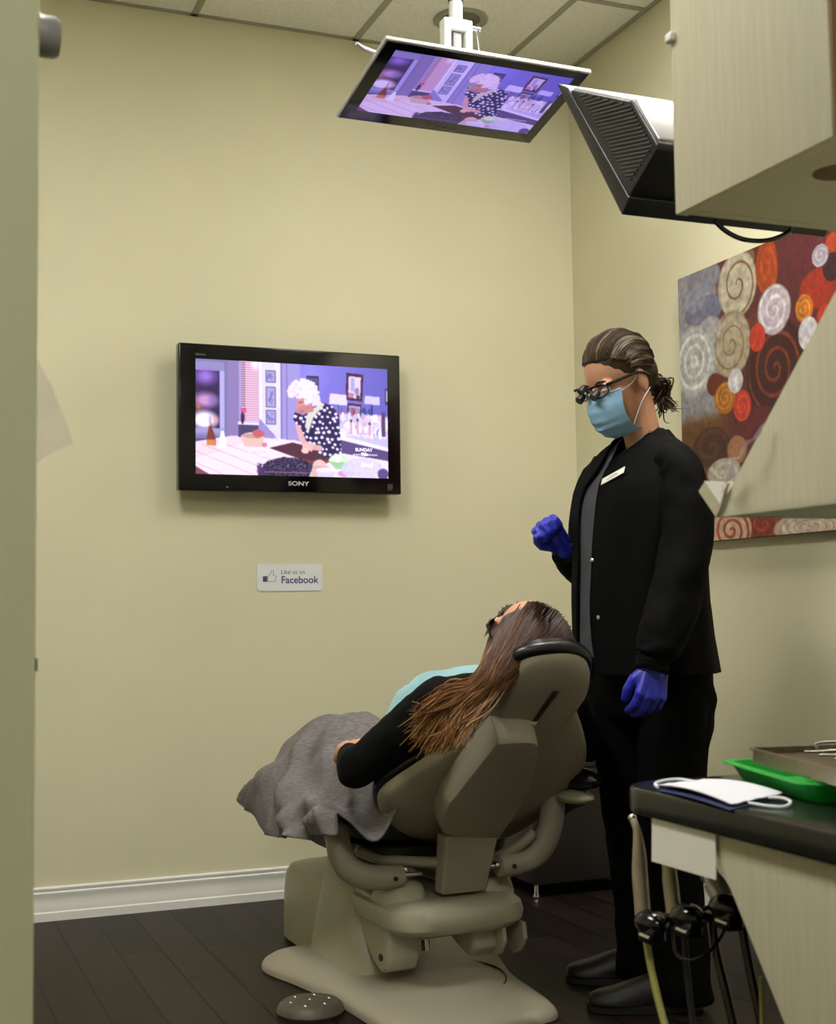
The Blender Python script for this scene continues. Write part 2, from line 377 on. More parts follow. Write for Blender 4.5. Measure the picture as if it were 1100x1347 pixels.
def tv_picture():
    c = Canvas(340, 200, (140, 130, 205)); r = np.random.default_rng(3)
    c.rect(0, 0, .17, .75, (118, 112, 158)); c.rect(.0, .02, .145, .66, (138, 134, 178)); c.rect(.118, .1, .145, .63, (176, 172, 226))
    c.rect(0, .1, .122, .6, (42, 26, 62))
    c.ell(.05, .15, .075, .1, (150, 110, 214), .95, .8); c.ell(.05, .36, .08, .09, (206, 150, 196), .95, .7); c.ell(.085, .36, .03, .05, (120, 100, 180), .7, .6)
    c.ell(.045, .53, .08, .1, (250, 236, 250), 1, .5); c.ell(.015, .42, .02, .05, (196, 110, 70), .8, .8); c.ell(.1, .53, .02, .05, (226, 160, 150), .8, .8)
    c.rect(0, .6, .145, .64, (150, 150, 196)); c.rect(0, .69, .17, .72, (80, 76, 120))
    c.rect(.16, 0, .225, .7, (134, 118, 168)); c.rect(.218, 0, .228, .7, (168, 156, 210))
    c.rect(.228, 0, .322, .53, (248, 214, 232))
    for k in range(26):
        y = .01+k*.02; c.rect(.228, y, .322, y+.008, (168, 104, 132), .75); c.rect(.228, y, .25, y+.012, (86, 34, 62), .9)
    c.ell(.30, .02, .03, .08, (255, 250, 255), .8, .8)
    c.rect(.322, 0, .332, .55, (250, 246, 255)); c.rect(.332, 0, .43, .72, (222, 216, 250))
    c.poly([(.322, .5), (.44, .72), (.44, .76), (.322, .72)], (148, 138, 196)); c.rect(.40, 0, .43, .4, (235, 230, 255), .7)
    for y0, y1 in ((.07, .18), (.215, .4), (.42, .55)):
        c.rect(.352, y0, .405, y1, (104, 96, 142)); c.rect(.358, y0+.012, .399, y1-.012, (166, 160, 206))
        for _ in range(8): c.line(.36+r.random()*.035, y0+.02+r.random()*(y1-y0-.04), .36+r.random()*.035, y0+.02+r.random()*(y1-y0-.04), .0022, (90, 96, 160), .7)
    c.rect(.43, 0, .53, .75, (156, 146, 208)); c.rect(.458, 0, .464, .75, (120, 110, 178)); c.rect(.43, 0, .437, .75, (120, 112, 176))
    c.put(np.clip((c.X-.53)/.01, 0, 1), (116, 110, 206)); c.put(np.clip((c.X-.72)/.28, 0, 1)*(c.X > .53), (84, 80, 172), .8)
    c.put(np.clip(1-np.hypot((c.X-.58)/.12, (c.Y-.08)/.3), 0, 1)*(c.X > .53), (150, 146, 240), .7)
    c.rect(.565, .1, .63, .25, (44, 36, 76)); [c.rect(.572+.009*k, .12, .576+.009*k, .17, (140, 136, 200)) for k in range(6)]; [c.rect(.572+.009*k, .19, .576+.009*k, .23, (140, 136, 200)) for k in range(6)]
    c.poly([(.777, .055), (.868, .065), (.862, .31), (.772, .3)], (58, 26, 46)); c.poly([(.79, .085), (.855, .09), (.85, .285), (.785, .28)], (222, 206, 232))
    c.rect(.80, .1, .82, .22, (170, 160, 214)); c.ell(.833, .22, .012, .035, (150, 120, 170)); c.poly([(.785, .23), (.82, .24), (.812, .28), (.785, .28)], (196, 120, 150)); c.rect(.83, .255, .846, .285, (60, 40, 70))
    c.poly([(.782, .33), (.857, .335), (.852, .47), (.778, .465)], (50, 26, 50)); c.poly([(.79, .35), (.85, .355), (.845, .45), (.786, .445)], (176, 160, 200))
    for k in range(6): c.rect(.792+.009*k, .37, .797+.009*k, .44, (110, 60, 90))
    c.poly([(.688, .25), (.776, .255), (.78, .35), (.683, .345)], (226, 214, 250)); c.poly([(.876, .255), (.955, .26), (.957, .335), (.872, .33)], (206, 198, 244))
    c.rect(.73, .35, .736, .47, (60, 60, 110)); c.rect(.91, .335, .917, .46, (36, 34, 80)); c.ell(.87, .42, .012, .06, (44, 56, 120)); c.ell(.90, .42, .012, .05, (54, 66, 140))
    c.rect(.985, .18, 1, .33, (50, 40, 80)); c.rect(.99, .2, 1, .3, (170, 160, 200))
    for k in range(10): c.rect(.715+.011*k, .36+r.random()*.05, .721+.011*k, .47, [(120, 60, 110), (90, 120, 150), (190, 90, 120)][k % 3])
    for _ in range(150):
        x = .74+r.random()*.26; y = .45+r.random()*.17; c.ell(x, y, .006+r.random()*.014, .015+r.random()*.03, tuple(np.array([(248, 240, 255), (226, 216, 246), (232, 196, 206), (196, 186, 226)][r.integers(4)])), .85)
    for x, y in ((.80, .5), (.835, .49), (.90, .52), (.97, .45)): c.rect(x-.007, y, x+.007, y+.12, (205, 150, 160), .8); c.rect(x-.005, y-.025, x+.005, y, (60, 50, 86))
    c.rect(.965, .4, .985, .62, (70, 54, 96))
    c.poly([(.735, .62), (1, .72), (1, .755), (.735, .66)], (240, 232, 255)); c.poly([(.735, .6), (1, .62), (1, .72), (.735, .63)], (240, 232, 250), .7)
    c.poly([(.735, .66), (1, .755), (1, .9), (.735, .78)], (78, 62, 112))
    c.poly([(0, .72), (.18, .66), (.5, .68), (.74, .78), (1, .84), (1, 1), (0, 1)], (246, 226, 236))
    c.poly([(0, .72), (.18, .66), (.3, .67), (.12, .8), (0, .86)], (236, 200, 204), .5)
    for x0, y0, x1, y1 in ((0, .80, .33, 1.02), (0, .9, .14, 1.), (.08, .7, .38, .86), (.03, .74, .45, 1.0)): c.line(x0, y0, x1, y1, .0018, (196, 130, 140), .6)
    c.poly([(0, .93), (.07, 1), (0, 1)], (120, 60, 80))
    c.rect(.215, .56, .315, .67, (66, 56, 88)); c.rect(.212, .535, .318, .56, (236, 220, 240))
    c.ell(.235, .5, .009, .055, (50, 24, 60)); [c.ell(.23+r.random()*.02, .41+r.random()*.04, .007, .014, (214, 80, 120)) for _ in range(9)]
    c.poly([(.068, .5), (.078, .5), (.083, .6), (.1, .68), (.1, .75), (.055, .75), (.056, .68), (.066, .6)], (120, 48, 30)); c.rect(.057, .7, .098, .75, (206, 130, 60)); c.rect(.068, .48, .079, .58, (206, 190, 226), .8)
    c.poly([(.128, .62), (.14, .62), (.152, .72), (.155, .77), (.112, .77), (.118, .7)], (255, 252, 255))
    c.ell(.285, .67, .06, .045, (240, 214, 202)); c.poly([(.225, .67), (.345, .67), (.33, .75), (.245, .75)], (228, 188, 170)); c.ell(.285, .655, .055, .022, (196, 150, 140))
    for x, y in ((.30, .63), (.315, .62), (.33, .635), (.31, .645)): c.ell(x, y, .016, .026, (196, 90, 90))
    for x, y, rr in ((.41, .68, .024), (.31, .8, .045), (.34, .79, .03)): c.ell(x, y, rr, rr*.8, (250, 246, 255), .5); c.ell(x, y, rr*.75, rr*.55, (224, 200, 222), .6)
    c.ell(.345, .73, .014, .02, (216, 120, 140))
    c.poly([(.37, .755), (.49, .7), (.73, .79), (.64, .865), (.52, .84)], (72, 34, 44)); c.poly([(.52, .84), (.64, .865), (.73, .79), (.73, .82), (.64, .9), (.52, .87)], (118, 48, 50))
    # cook
    body = [(.50, .42), (.545, .46), (.575, .42), (.64, .33), (.70, .36), (.735, .45), (.74, .6), (.75, .84), (.66, .82), (.62, .78), (.60, .72), (.55, .7), (.53, .62), (.52, .56), (.495, .5)]
    m = c.poly(body, (28, 18, 62))
    dots = np.zeros(c.X.shape, bool)
    for i in range(11):
        for j in range(12):
            x = .49+.028*i+(.014 if j % 2 else 0)+r.normal(0, .004); y = .33+.046*j+r.normal(0, .007); q = r.uniform(.75, 1.15)
            dots |= ((c.X-x)/(.0085*q))**2+((c.Y-y)/(.0135*q))**2 < 1
    c.put(m & dots, (240, 234, 255))
    c.poly([(.505, .53), (.53, .55), (.56, .68), (.60, .72), (.59, .78), (.545, .73), (.52, .66)], (226, 170, 168)); c.poly([(.64, .33), (.655, .36), (.60, .47), (.575, .6), (.555, .56), (.565, .45)], (214, 216, 196))
    c.ell(.575, .735, .035, .035, (236, 182, 172)); c.ell(.62, .74, .028, .026, (226, 166, 158)); c.ell(.555, .77, .02, .025, (240, 200, 180))
    c.ell(.55, .36, .038, .085, (206, 140, 132)); c.poly([(.53, .38), (.50, .42), (.515, .44), (.55, .44), (.60, .42), (.6, .36)], (196, 126, 122)); c.line(.525, .345, .545, .335, .002, (90, 40, 60)); c.line(.53, .425, .545, .42, .002, (150, 60, 80))
    for _ in range(240):
        a = r.random()*6.28; q = np.sqrt(r.random()); x = .548+.078*q*np.cos(a); y = .245+.105*q*np.sin(a)
        if y > .3 and x < .56: continue
        c.ell(x, y, .010, .016, [(255, 240, 246), (240, 216, 226), (250, 232, 255)][r.integers(3)], .9)
    for _ in range(60): c.ell(.60+r.random()*.03, .27+r.random()*.09, .008, .014, (240, 220, 236), .9)
    # foreground dishes
    bk = c.poly([(.33, .94), (.36, .87), (.44, .83), (.53, .84), (.60, .89), (.575, 1), (.31, 1)], (30, 20, 42))
    sp = r.random(c.X.shape); c.put(bk & (sp > .86), (170, 150, 196)); c.put(bk & (sp < .1), (10, 6, 20)); c.line(.33, .965, .57, .965, .003, (120, 90, 110))
    for _ in range(40): c.line(.3+r.random()*.05, .88+r.random()*.12, .31+r.random()*.05, .9+r.random()*.1, .0018, (60, 40, 80), .8)
    c.ell(.63, .9, .035, .055, (236, 190, 186)); c.poly([(.6, .9), (.68, .9), (.7, 1), (.58, 1)], (206, 160, 140), .7)
    c.ell(.665, .945, .054, .03, (246, 240, 255)); c.poly([(.612, .945), (.718, .945), (.70, 1), (.625, 1)], (216, 206, 236)); c.ell(.665, .945, .042, .018, (230, 222, 244))
    c.ell(.735, .85, .055, .06, (206, 236, 196)); c.poly([(.68, .86), (.79, .86), (.765, .925), (.715, .925)], (150, 206, 140)); c.ell(.725, .835, .028, .03, (244, 244, 220))
    c.ell(.77, .965, .045, .03, (206, 150, 196)); c.ell(.86, .92, .115, .1, (196, 190, 232), .75); ms = ((c.X-.86)/.115)**2+((c.Y-.92)/.1)**2 < 1
    c.put(ms & (r.random(c.X.shape) > .62), (240, 236, 255), .7); c.ell(.97, .96, .03, .05, (60, 50, 110), .9)
    c.line(.81, .79, .94, .79, .0022, (230, 226, 250))
    c.put(c.Y*0+1, (150, 120, 235), .10)
    return c
TVC = tv_picture()
for _ in range(1):
    _a = np.pad(TVC.a, ((1, 1), (1, 1), (0, 0)), 'edge'); TVC.a = (_a[1:-1, 1:-1]*4+2*(_a[:-2, 1:-1]+_a[2:, 1:-1]+_a[1:-1, :-2]+_a[1:-1, 2:])+_a[:-2, :-2]+_a[2:, 2:]+_a[:-2, 2:]+_a[2:, :-2])/16

# wall television
Y_TV = -.1
tl, tr_, br_, bl = at(236, 451, 1, Y_TV), at(529, 467, 1, Y_TV), at(525, 649, 1, Y_TV), at(234, 646, 1, Y_TV)
x0, x1, z0, z1 = (tl.x+bl.x)/2, (tr_.x+br_.x)/2, (bl.z+br_.z)/2, (tl.z+tr_.z)/2
tv = thing('television', 'black flat screen television on the back wall showing a cook at a table', 'television', ((x0+x1)/2, 0, z0))
B().box((x0, Y_TV, z0), (x1, Y_TV+.045, z1), .005).build('frame', M['screenblack'], tv)
B().box((x0+.09, Y_TV+.044, z0+.05), (x1-.09, Y_TV+.075, z1-.07), .012).build('rear_housing', M['black'], tv)
B().box((x0+.28, Y_TV+.07, z0+.14), (x1-.28, -.001, z1-.14)).build('wall_bracket', M['black'], tv)
bw = x1-x0; bh = z1-z0
sx0, sx1, sz0, sz1 = x0+.072*bw, x1-.062*bw, z0+.112*bh, z1-.105*bh
scr = grid_picture('screen', TVC, (sx0, Y_TV-.0012, sz1), (sx1-sx0, 0, 0), (0, 0, sz0-sz1), attr_mat('tv_picture', 1.32), tv)
text_mesh('wordmark', 'SONY', M['logo'], tv, ((x0+x1)/2+.018, Y_TV-.0012, z0+.024), (1, 0, 0), (0, 0, 1), .021, 'CENTER', bold=True, sx=1.35)
text_mesh('model_mark', 'BRAVIA', M['logo_dim'], tv, (x0+.058, Y_TV-.0012, z1-.042), (1, 0, 0), (0, 0, 1), .011, 'LEFT')
ic = B()
for k in range(2): ic.box((x1-.052, Y_TV-.0015, z0+.02+.014*k), (x1-.036, Y_TV, z0+.022+.014*k)); ic.box((x1-.052+.015*k, Y_TV-.0015, z0+.02), (x1-.05+.015*k, Y_TV, z0+.036))
ic.box((x1-.047, Y_TV-.0015, z0+.025), (x1-.041, Y_TV, z0+.03)); ic.box((x1-.056, Y_TV-.0015, z0+.014), (x1-.036, Y_TV, z0+.0155)); ic.build('frame_icon', M['logo_dim'], tv, False)
B().box((x0+.165, Y_TV-.001, z0+.0125), (x0+.172, Y_TV, z0+.0145)).build('status_light', M['logo'], tv, False)
cap_m = emis('caption_white', (240, 238, 255), 1.0)
def cap(body, fx, fy, size, bold=False):
    text_mesh('caption', body, cap_m, scr, (sx0+(sx1-sx0)*fx, Y_TV-.0018, sz1-(sz1-sz0)*fy), (1, 0, 0), (0, 0, 1), size, 'CENTER', ext=.0001, bold=bold)
cap('SUNDAY', .868, .76, .0165, True); cap('9|8c', .872, .80, .0165, True); cap('food', .885, .9, .024, True)

# sign
st_ = at(338, 742, 1, 0), at(424, 777, 1, 0)
fx0, fx1, fz1, fz0 = st_[0].x, st_[1].x, st_[0].z, st_[1].z
sg = thing('wall_sign', 'small white Facebook sign stuck on the wall below the television', 'sign', ((fx0+fx1)/2, 0, fz0))
def rrect(x0, z0, x1, z1, r, y, n=6):
    out = []
    for cx, cz, a0 in ((x1-r, z1-r, 0), (x0+r, z1-r, 90), (x0+r, z0+r, 180), (x1-r, z0+r, 270)):
        for k in range(n+1): a = R_(a0+90*k/n); out.append(V((cx+r*math.cos(a), y, cz+r*math.sin(a))))
    return out
B().prism(rrect(fx0, fz0, fx1, fz1, .01, -.003), (0, .0025, 0)).build('plate', mat('sign_white', (222, 224, 230), .5), sg, False)
sw, sh = fx1-fx0, fz1-fz0
def sp_(a, b): return V((fx0+sw*a, -.0034, fz0+sh*b))
text_mesh('lettering', 'Like us on', M['inkgrey'], sg, sp_(.36, .63), (1, 0, 0), (0, 0, 1), .0215, 'LEFT', ext=.0003)
text_mesh('lettering', 'Facebook', M['ink'], sg, sp_(.36, .29), (1, 0, 0), (0, 0, 1), .0355, 'LEFT', ext=.0003, bold=True)
B().prism([sp_(.085, .34), sp_(.15, .34), sp_(.15, .55), sp_(.085, .55)], (0, .0006, 0)).build('thumb_cuff', M['ink'], sg, False)
th = [sp_(*q) for q in ((.16, .36), (.16, .55), (.2, .63), (.215, .76), (.245, .76), (.245, .58), (.285, .57), (.285, .52), (.28, .45), (.275, .38), (.25, .35), (.16, .36))]
B().tube(th, .0009, 6).build('thumb_outline', M['ink'], sg)

# ------------------------------------------------------------------ swirl painting on right wall
PY0, PY1, PZ0, PZ1 = -.8, -1.9, 1.208, 2.1
pt = thing('wall_painting', 'large unframed canvas of overlapping swirls and circles on the right wall', 'painting', (0, (PY0+PY1)/2, PZ0))
B().box((-.035, PY1, PZ0), (-.002, PY0, PZ1), .002).build('canvas', mat('canvas_edge', (96, 44, 34), .8), pt)
def painting():
    c = Canvas(300, 250, (92, 34, 38)); r = np.random.default_rng(5)
    def uv(cx, cy):
        p = at(880+cx/3.209, 300+cy/3.209, 0, -.035); return (PY0-p.y)/(PY0-PY1), (PZ1-p.z)/(PZ1-PZ0)
    c.put(np.clip((.22-c.X)/.03, 0, 1)*(c.Y < .6), (158, 156, 166)); c.put(np.clip((.26-c.X)/.04, 0, 1)*np.clip((c.Y-.52)/.05, 0, 1), (112, 72, 28))
    c.put(r.random(c.X.shape), (130, 70, 60), .12)
    def sw(cx, cy, rx, ry, col, sc=None, turns=3., frac=.3, rings=False, al=1.):
        u, v = uv(cx, cy); ua, _ = uv(cx-rx, cy); ub, _ = uv(cx+rx, cy); _, va = uv(cx, cy-ry); _, vb = uv(cx, cy+ry)
        ru, rv = abs(ub-ua)/2, abs(vb-va)/2
        dx, dy = (c.X-u)/ru, (c.Y-v)/rv; q = np.hypot(dx, dy); ms = np.clip((1.04-q)/.08, 0, 1)
        c.put(ms, col, al)
        if sc is not None:
            ang = np.arctan2(dy, dx)/(2*np.pi); k = (q*turns) % 1 if rings else (q*turns-ang) % 1
            s_ = np.clip((frac/2-abs(k-.5))/.08, 0, 1)*(q < .93)*ms; c.put(s_, sc, al)
        c.put(ms*np.clip(np.abs(q-.97) < .03, 0, 1), tuple(np.array(col)*.85), .6)
    sw(150, 215, 70, 60, (138, 136, 150)); sw(150, 350, 80, 60, (122, 122, 148)); sw(110, 300, 50, 60, (150, 150, 168), al=.6)
    sw(560, 110, 130, 90, (100, 34, 42)); sw(630, 255, 80, 85, (168, 46, 22)); sw(690, 70, 30, 50, (186, 66, 34)); sw(690, 165, 40, 60, (60, 24, 36))
    sw(450, 590, 125, 210, (62, 20, 20), (132, 54, 26), 3.2, .34); sw(380, 880, 120, 130, (104, 34, 36), al=.8)
    sw(340, 130, 25, 40, (120, 90, 60)); sw(290, 240, 82, 140, (198, 188, 166), (132, 92, 48), 1.9, .22); sw(360, 400, 30, 40, (110, 52, 34))
    sw(415, 165, 48, 120, (176, 66, 22), (196, 84, 30), 2, .4); sw(265, 490, 82, 140, (184, 168, 142), (136, 104, 66), 2.4, .2)
    sw(175, 435, 48, 62, (196, 194, 198), al=.6); sw(110, 565, 88, 150, (188, 188, 184), (226, 226, 228), 3.4, .45, True)
    sw(445, 345, 70, 106, (206, 190, 202), (240, 232, 240), 2.4, .4); sw(640, 118, 36, 48, (176, 162, 178), (206, 198, 210), 2, .4)
    sw(572, 340, 38, 60, (206, 112, 26), (226, 160, 60), 2.4, .35); sw(660, 385, 36, 66, (200, 56, 34)); sw(590, 447, 43, 72, (226, 220, 226))
    sw(375, 463, 34, 60, (214, 62, 40)); sw(195, 660, 32, 48, (112, 38, 20)); sw(240, 717, 46, 68, (184, 108, 26), (214, 150, 50), 2.6, .35)
    sw(283, 645, 32, 52, (226, 222, 226)); sw(312, 750, 38, 67, (206, 58, 38), (226, 90, 60), 2, .3)
    sw(180, 925, 78, 85, (70, 34, 22), (92, 52, 34), 1.6, .4); sw(290, 935, 42, 60, (176, 120, 84)); sw(235, 1030, 70, 60, (186, 176, 160), (206, 200, 190), 2, .4)
    sw(400, 1245, 75, 70, (132, 44, 26), (176, 70, 40), 2, .3); sw(265, 1275, 85, 105, (206, 178, 152), (172, 66, 34), 3., .45); sw(590, 1260, 150, 70, (206, 190, 172), (176, 130, 90), 5, .25)
    sw(500, 1120, 110, 80, (150, 60, 40))
    n_ = r.random((c.h, c.w))
    for _ in range(5): n_ = (n_+np.roll(n_, 1, 0)+np.roll(n_, -1, 0)+np.roll(n_, 1, 1)+np.roll(n_, -1, 1))/5
    n_ = (n_-n_.mean())/n_.std(); c.a = np.clip(c.a*(.86+.05*n_)[..., None], 0, 255)
    return c
grid_picture('painted_surface', painting(), (-.0362, PY0, PZ1), (0, PY1-PY0, 0), (0, 0, PZ0-PZ1), attr_mat('painting_colours', 0, .55), pt)

# ------------------------------------------------------------------ monitor hanging from the ceiling
MC = V((-.966, -1.132, 2.492)); mX = V((.997, .075, .025)).normalized(); mY = V((.066, -.954, .257)); mY = (mY-mX*mY.dot(mX)).normalized(); mN = mX.cross(mY)   # faces down
mw, mh = .66, .37
cm = thing('ceiling_monitor', 'silver edged flat monitor hung face down from a white ceiling pole', 'monitor', (MC.x, MC.y, H))
def mp_(a, b, c_): return MC+mX*a+mY*b+mN*c_
def mbox(b_, a0, a1, b0, b1, c0, c1, bev=0.):
    X = Matrix(((mX.x, mY.x, mN.x, MC.x), (mX.y, mY.y, mN.y, MC.y), (mX.z, mY.z, mN.z, MC.z), (0, 0, 0, 1)))
    return b_.box((a0, b0, c0), (a1, b1, c1), bev, X)
mbox(B(), -mw/2, mw/2, -mh/2, mh/2, -.016, -.002, .004).build('silver_rim', M['silver'], cm)
mbox(B(), -mw/2+.006, mw/2-.006, -mh/2+.006, mh/2-.006, -.004, .001, .002).build('bezel', M['screenblack'], cm)
mbox(B(), -mw/2+.05, mw/2-.05, -mh/2+.05, mh/2-.04, -.045, -.02, .01).build('rear_housing', M['silver'], cm)
TV2 = Canvas(TVC.w, TVC.h); TV2.a = TVC.a*np.array([.84, .80, .94])*.92+np.array([6, 2, 20])
grid_picture('screen', TV2, mp_(-mw/2+.043, mh/2-.033, .0016), mX*(mw-.086), -mY*(mh-.086), attr_mat('ceiling_picture', 1.1), cm)
text_mesh('wordmark', 'SAMSUNG', M['logo_dim'], cm, mp_(.005, -mh/2+.022, .0014), mX, mY, .016, 'CENTER', sx=1.3)
hk = at(468, 84, 1, -1.25)
B().tube([mp_(-mw/2+.01, .09, -.03), mp_(-mw/2-.03, .10, -.03), mp_(-mw/2-.055, .115, -.03)], [.007, .007, .005], 10).build('grab_handle', M['silver'], cm)
px_, py_ = -1.0, -1.16
B().lathe((px_, py_, H), (0, 0, -1), [(.07, 0), (.07, .01), (.03, .02), (.021, .03)], 32).build('ceiling_plate', M['white'], cm)
B().cyl((px_, py_, H-.02), (px_, py_, 2.70), .020, .020, 24).build('pole', M['white'], cm)
B().cyl((px_, py_, 2.765), (px_, py_, 2.755), .022, .022, 24).build('collar', M['black'], cm)
fk = B().box((px_-.034, py_-.022, 2.665), (px_+.034, py_+.022, 2.70), .006)
for s_ in (-1, 1): fk.box((px_+s_*.034-.011, py_-.02, 2.50), (px_+s_*.034+.011, py_+.02, 2.70), .005)
fk.build('fork_bracket', M['white'], cm)
B().box((px_-.014, py_-.01, 2.50), (px_+.014, py_+.01, 2.665), .003).build('swivel_arm', M['logo_dim'], cm)
B().cyl((px_+.04, py_, 2.685), (px_+.075, py_, 2.685), .009, .009, 12).tube([(px_+.068, py_, 2.69), (px_+.070, py_-.01, 2.63), (px_+.072, py_-.015, 2.60)], [.006, .006, .008], 8).build('clamp_lever', M['chrome'], cm)

# ------------------------------------------------------------------ black monitor seen from behind
BP = V((-1.204, -2.4, 1.76)); Ev = V((0, .252, .353)).normalized(); Nv = V((0, -.353, .252)).normalized(); BWd, BHt = .484, .434
bmn = thing('tilted_monitor', 'black monitor with a ribbed side vent, seen from behind beside the upper cabinet', 'monitor', (-.96, -2.4, 1.76))
def bp(x, n, e): return BP+V((x, 0, 0))+Nv*n+Ev*e
B().prism([bp(0, 0, 0), bp(0, .040, .004), bp(0, .024, .39), bp(0, .004, BHt), bp(0, 0, BHt)], (BWd, 0, 0), .003).build('bezel', M['blackplastic'], bmn)
prof = [(.034, .012), (.155, .0), (.163, .006), (.160, .148), (.15, .160), (.022, .386)]
B().prism([bp(.004, n, e) for n, e in prof], (BWd-.008, 0, 0), .004).build('rear_housing', M['blackplastic'], bmn)
B().prism([bp(.012, n, e) for n, e in ((.161, .02), (.1655, .022), (.1635, .150), (.153, .163), (.028, .388), (.024, .38), (.14, .158), (.158, .145))], (BWd-.024, 0, 0), .002).build('back_panel', M['silver'], bmn)  # silver back plate; silver on the slope stands for its white ceiling highlight
vn = B(); dn, de = .67, -.74; dl = math.hypot(dn, de); dn /= dl; de /= dl
poly2 = [(.055, .03), (.150, .016), (.150, .145), (.044, .345)]
def clip_line(p, d):
    ts = []
    for i in range(4):
        a, b_ = poly2[i], poly2[(i+1) % 4]; ex, ey = b_[0]-a[0], b_[1]-a[1]; det = d[0]*(-ey)+d[1]*ex
        if abs(det) < 1e-9: continue
        rx, ry = a[0]-p[0], a[1]-p[1]; tt = (rx*(-ey)+ry*ex)/det; ss = (d[0]*ry-d[1]*rx)/det
        if 0 <= ss <= 1: ts.append(tt)
    return (min(ts), max(ts)) if len(ts) >= 2 else None
for k in range(56):
    c0 = (.10+(-de)*0+dn*0+(-de)*0, 0); off = .0+k*.0078
    p = (.1+(-de)*(off-.17)*-1*0+(off-.17)*(-de)*1, .15+(off-.17)*dn)
    q = clip_line(p, (dn, de))
    if q and q[1]-q[0] > .01:
        a, b_ = (p[0]+dn*q[0], p[1]+de*q[0]), (p[0]+dn*q[1], p[1]+de*q[1])
        vn.tube([bp(.003, *a), bp(.003, *b_)], .0023, 6)
vn.build('vent_ribs', mat('rib_black', (46, 46, 47), .4), bmn)
B().tube([V((-.96, -2.50, 1.95)), V((-.96, -2.62, 2.0)), V((-.96, -2.93, 2.0)), V((-.98, -3.0, 2.0))], .02, 12).build('mount_arm', M['black'], bmn)
cb = smooth_pts([at(940, 290, 1, -2.43), at(955, 304, 1, -2.43), at(975, 314, 1, -2.44), at(1000, 317, 1, -2.44), at(1022, 313, 1, -2.44), at(1040, 303, 1, -2.44), at(1042, 290, 1, -2.44)], 6)
B().tube(cb, .005, 8).build('cable', M['gloss_plastic'], bmn)

# ------------------------------------------------------------------ delivery cabinetry at right
XC = -1.45; XR = -.78; YN = -3.317
YF = -2.966
uc = thing('wall_cabinet', 'pale wood upper cabinet hanging at the top right', 'cabinet', (-1.1, -3.14, 1.578))
B().box((XC, YN, 1.578), (XC+.02, YF, 2.5), .0008).build('side_panel', M['laminate'], uc)
B().box((XC+.0185, YF-.02, 1.58), (XR, YF-.001, 2.5)).build('back_panel', M['laminate'], uc)
bt = B().box((XC+.0185, YN+.004, 1.581), (XR, YF-.0185, 1.6)); bt.build('bottom_panel', M['laminate'], uc)
B().disc((-1.345, -3.20, 1.5812), (0, 0, -1), .034, .0012, 40).build('grommet_hole', M['hole'], uc)
B().box((XC+.002, YN-.004, 1.580), (XC+.0195, YN-.0003, 2.5)).build('edge_strip', mat('brown_edge', (128, 100, 62), .6), uc)
B().box((XC+.022, YN-.02, 1.584), (XR, YN+.003, 2.5), .001).build('door', M['laminate'], uc)
B().box((XC-.008, YF-.012, 1.838), (XC+.004, YF+.006, 1.852), .003).build('clip', M['white'], uc)  # small white block standing for a tiny highlight at the cabinet edge

mc_ = thing('shelf_cabinet', 'pale wood cabinet with slanted front edge, beside the painting', 'cabinet', (-1.1, -3.3, 1.126))
pr = [(-3.051, 1.125), (-3.065+.006, 1.142), (-3.314, 1.387), (-3.50, 1.57), (-3.75, 1.57), (-3.75, 1.125)]
B().prism([V((XC, y, z)) for y, z in pr], (.02, 0, 0), .0008).build('side_panel', M['laminate'], mc_)
B().prism([V((XC+.0195, y, z)) for y, z in ((-3.052, 1.127), (-3.062, 1.143), (-3.314, 1.389), (-3.49, 1.565), (-3.49, 1.55), (-3.315, 1.37), (-3.085, 1.145), (-3.75, 1.145), (-3.75, 1.127))], (XR-XC-.02, 0, 0)).build('case', M['laminate'], mc_, False)
B().prism([V((XC-.0, y, z)) for y, z in ((-3.0105, 1.165), (-3.028, 1.178), (-3.082, 1.1705), (-3.0655, 1.1415), (-3.0515, 1.1255))], (-.004, 0, 0)).prism([V((XC, y, z)) for y, z in ((-3.0105, 1.165), (-3.028, 1.178), (-3.0655, 1.1415), (-3.0515, 1.1255))], (.5, 0, 0)).build('front_lip', M['edge'], mc_, False)
B().prism([V((XC-.0042, y, z)) for y, z in ((-3.028, 1.178), (-3.082, 1.1705), (-3.0655, 1.1415))], (-.0015, 0, 0)).build('white_corner_label', M['paper'], mc_, False)

# clear plastic along the slanted edge
def ribbon(pts, wid, wdir, m, name, label=None, cat=None, parent=None, amp=.0, sc=40, th=.0006):
    pts = smooth_pts(pts, 8); wdir = V(wdir); n = 7; rows = []
    for i, p in enumerate(pts):
        w_ = wid[0]+(wid[1]-wid[0])*i/(len(pts)-1) if hasattr(wid, '__len__') else wid
        row = []
        for k in range(n):
            q = p+wdir*w_*(k/(n-1)-.5); q = q+V((nz(q, sc)*amp, nz(q, sc, 3)*amp, nz(q, sc, 7)*amp)); row.append(q)
        rows.append(row)
    b = B()
    for sgn in (0, 1): b.loft([[q+V((sgn*th, 0, 0)) for q in row] for row in rows], cap=False, closed=False)
    o = b.build(name, m, parent)
    if label: tag(o, label, cat)
    return o
ribbon([at(950, 640, 0, XC-.012), at(962, 613, 0, XC-.02), at(980, 588, 0, XC-.02), at(1006, 556, 0, XC-.012)], (.036, .024), (0, .75, -.66), M['film'], 'plastic_film',
       'crumpled clear plastic film stuck along the slanted edge of the middle cabinet', 'plastic film', amp=.011, sc=60)

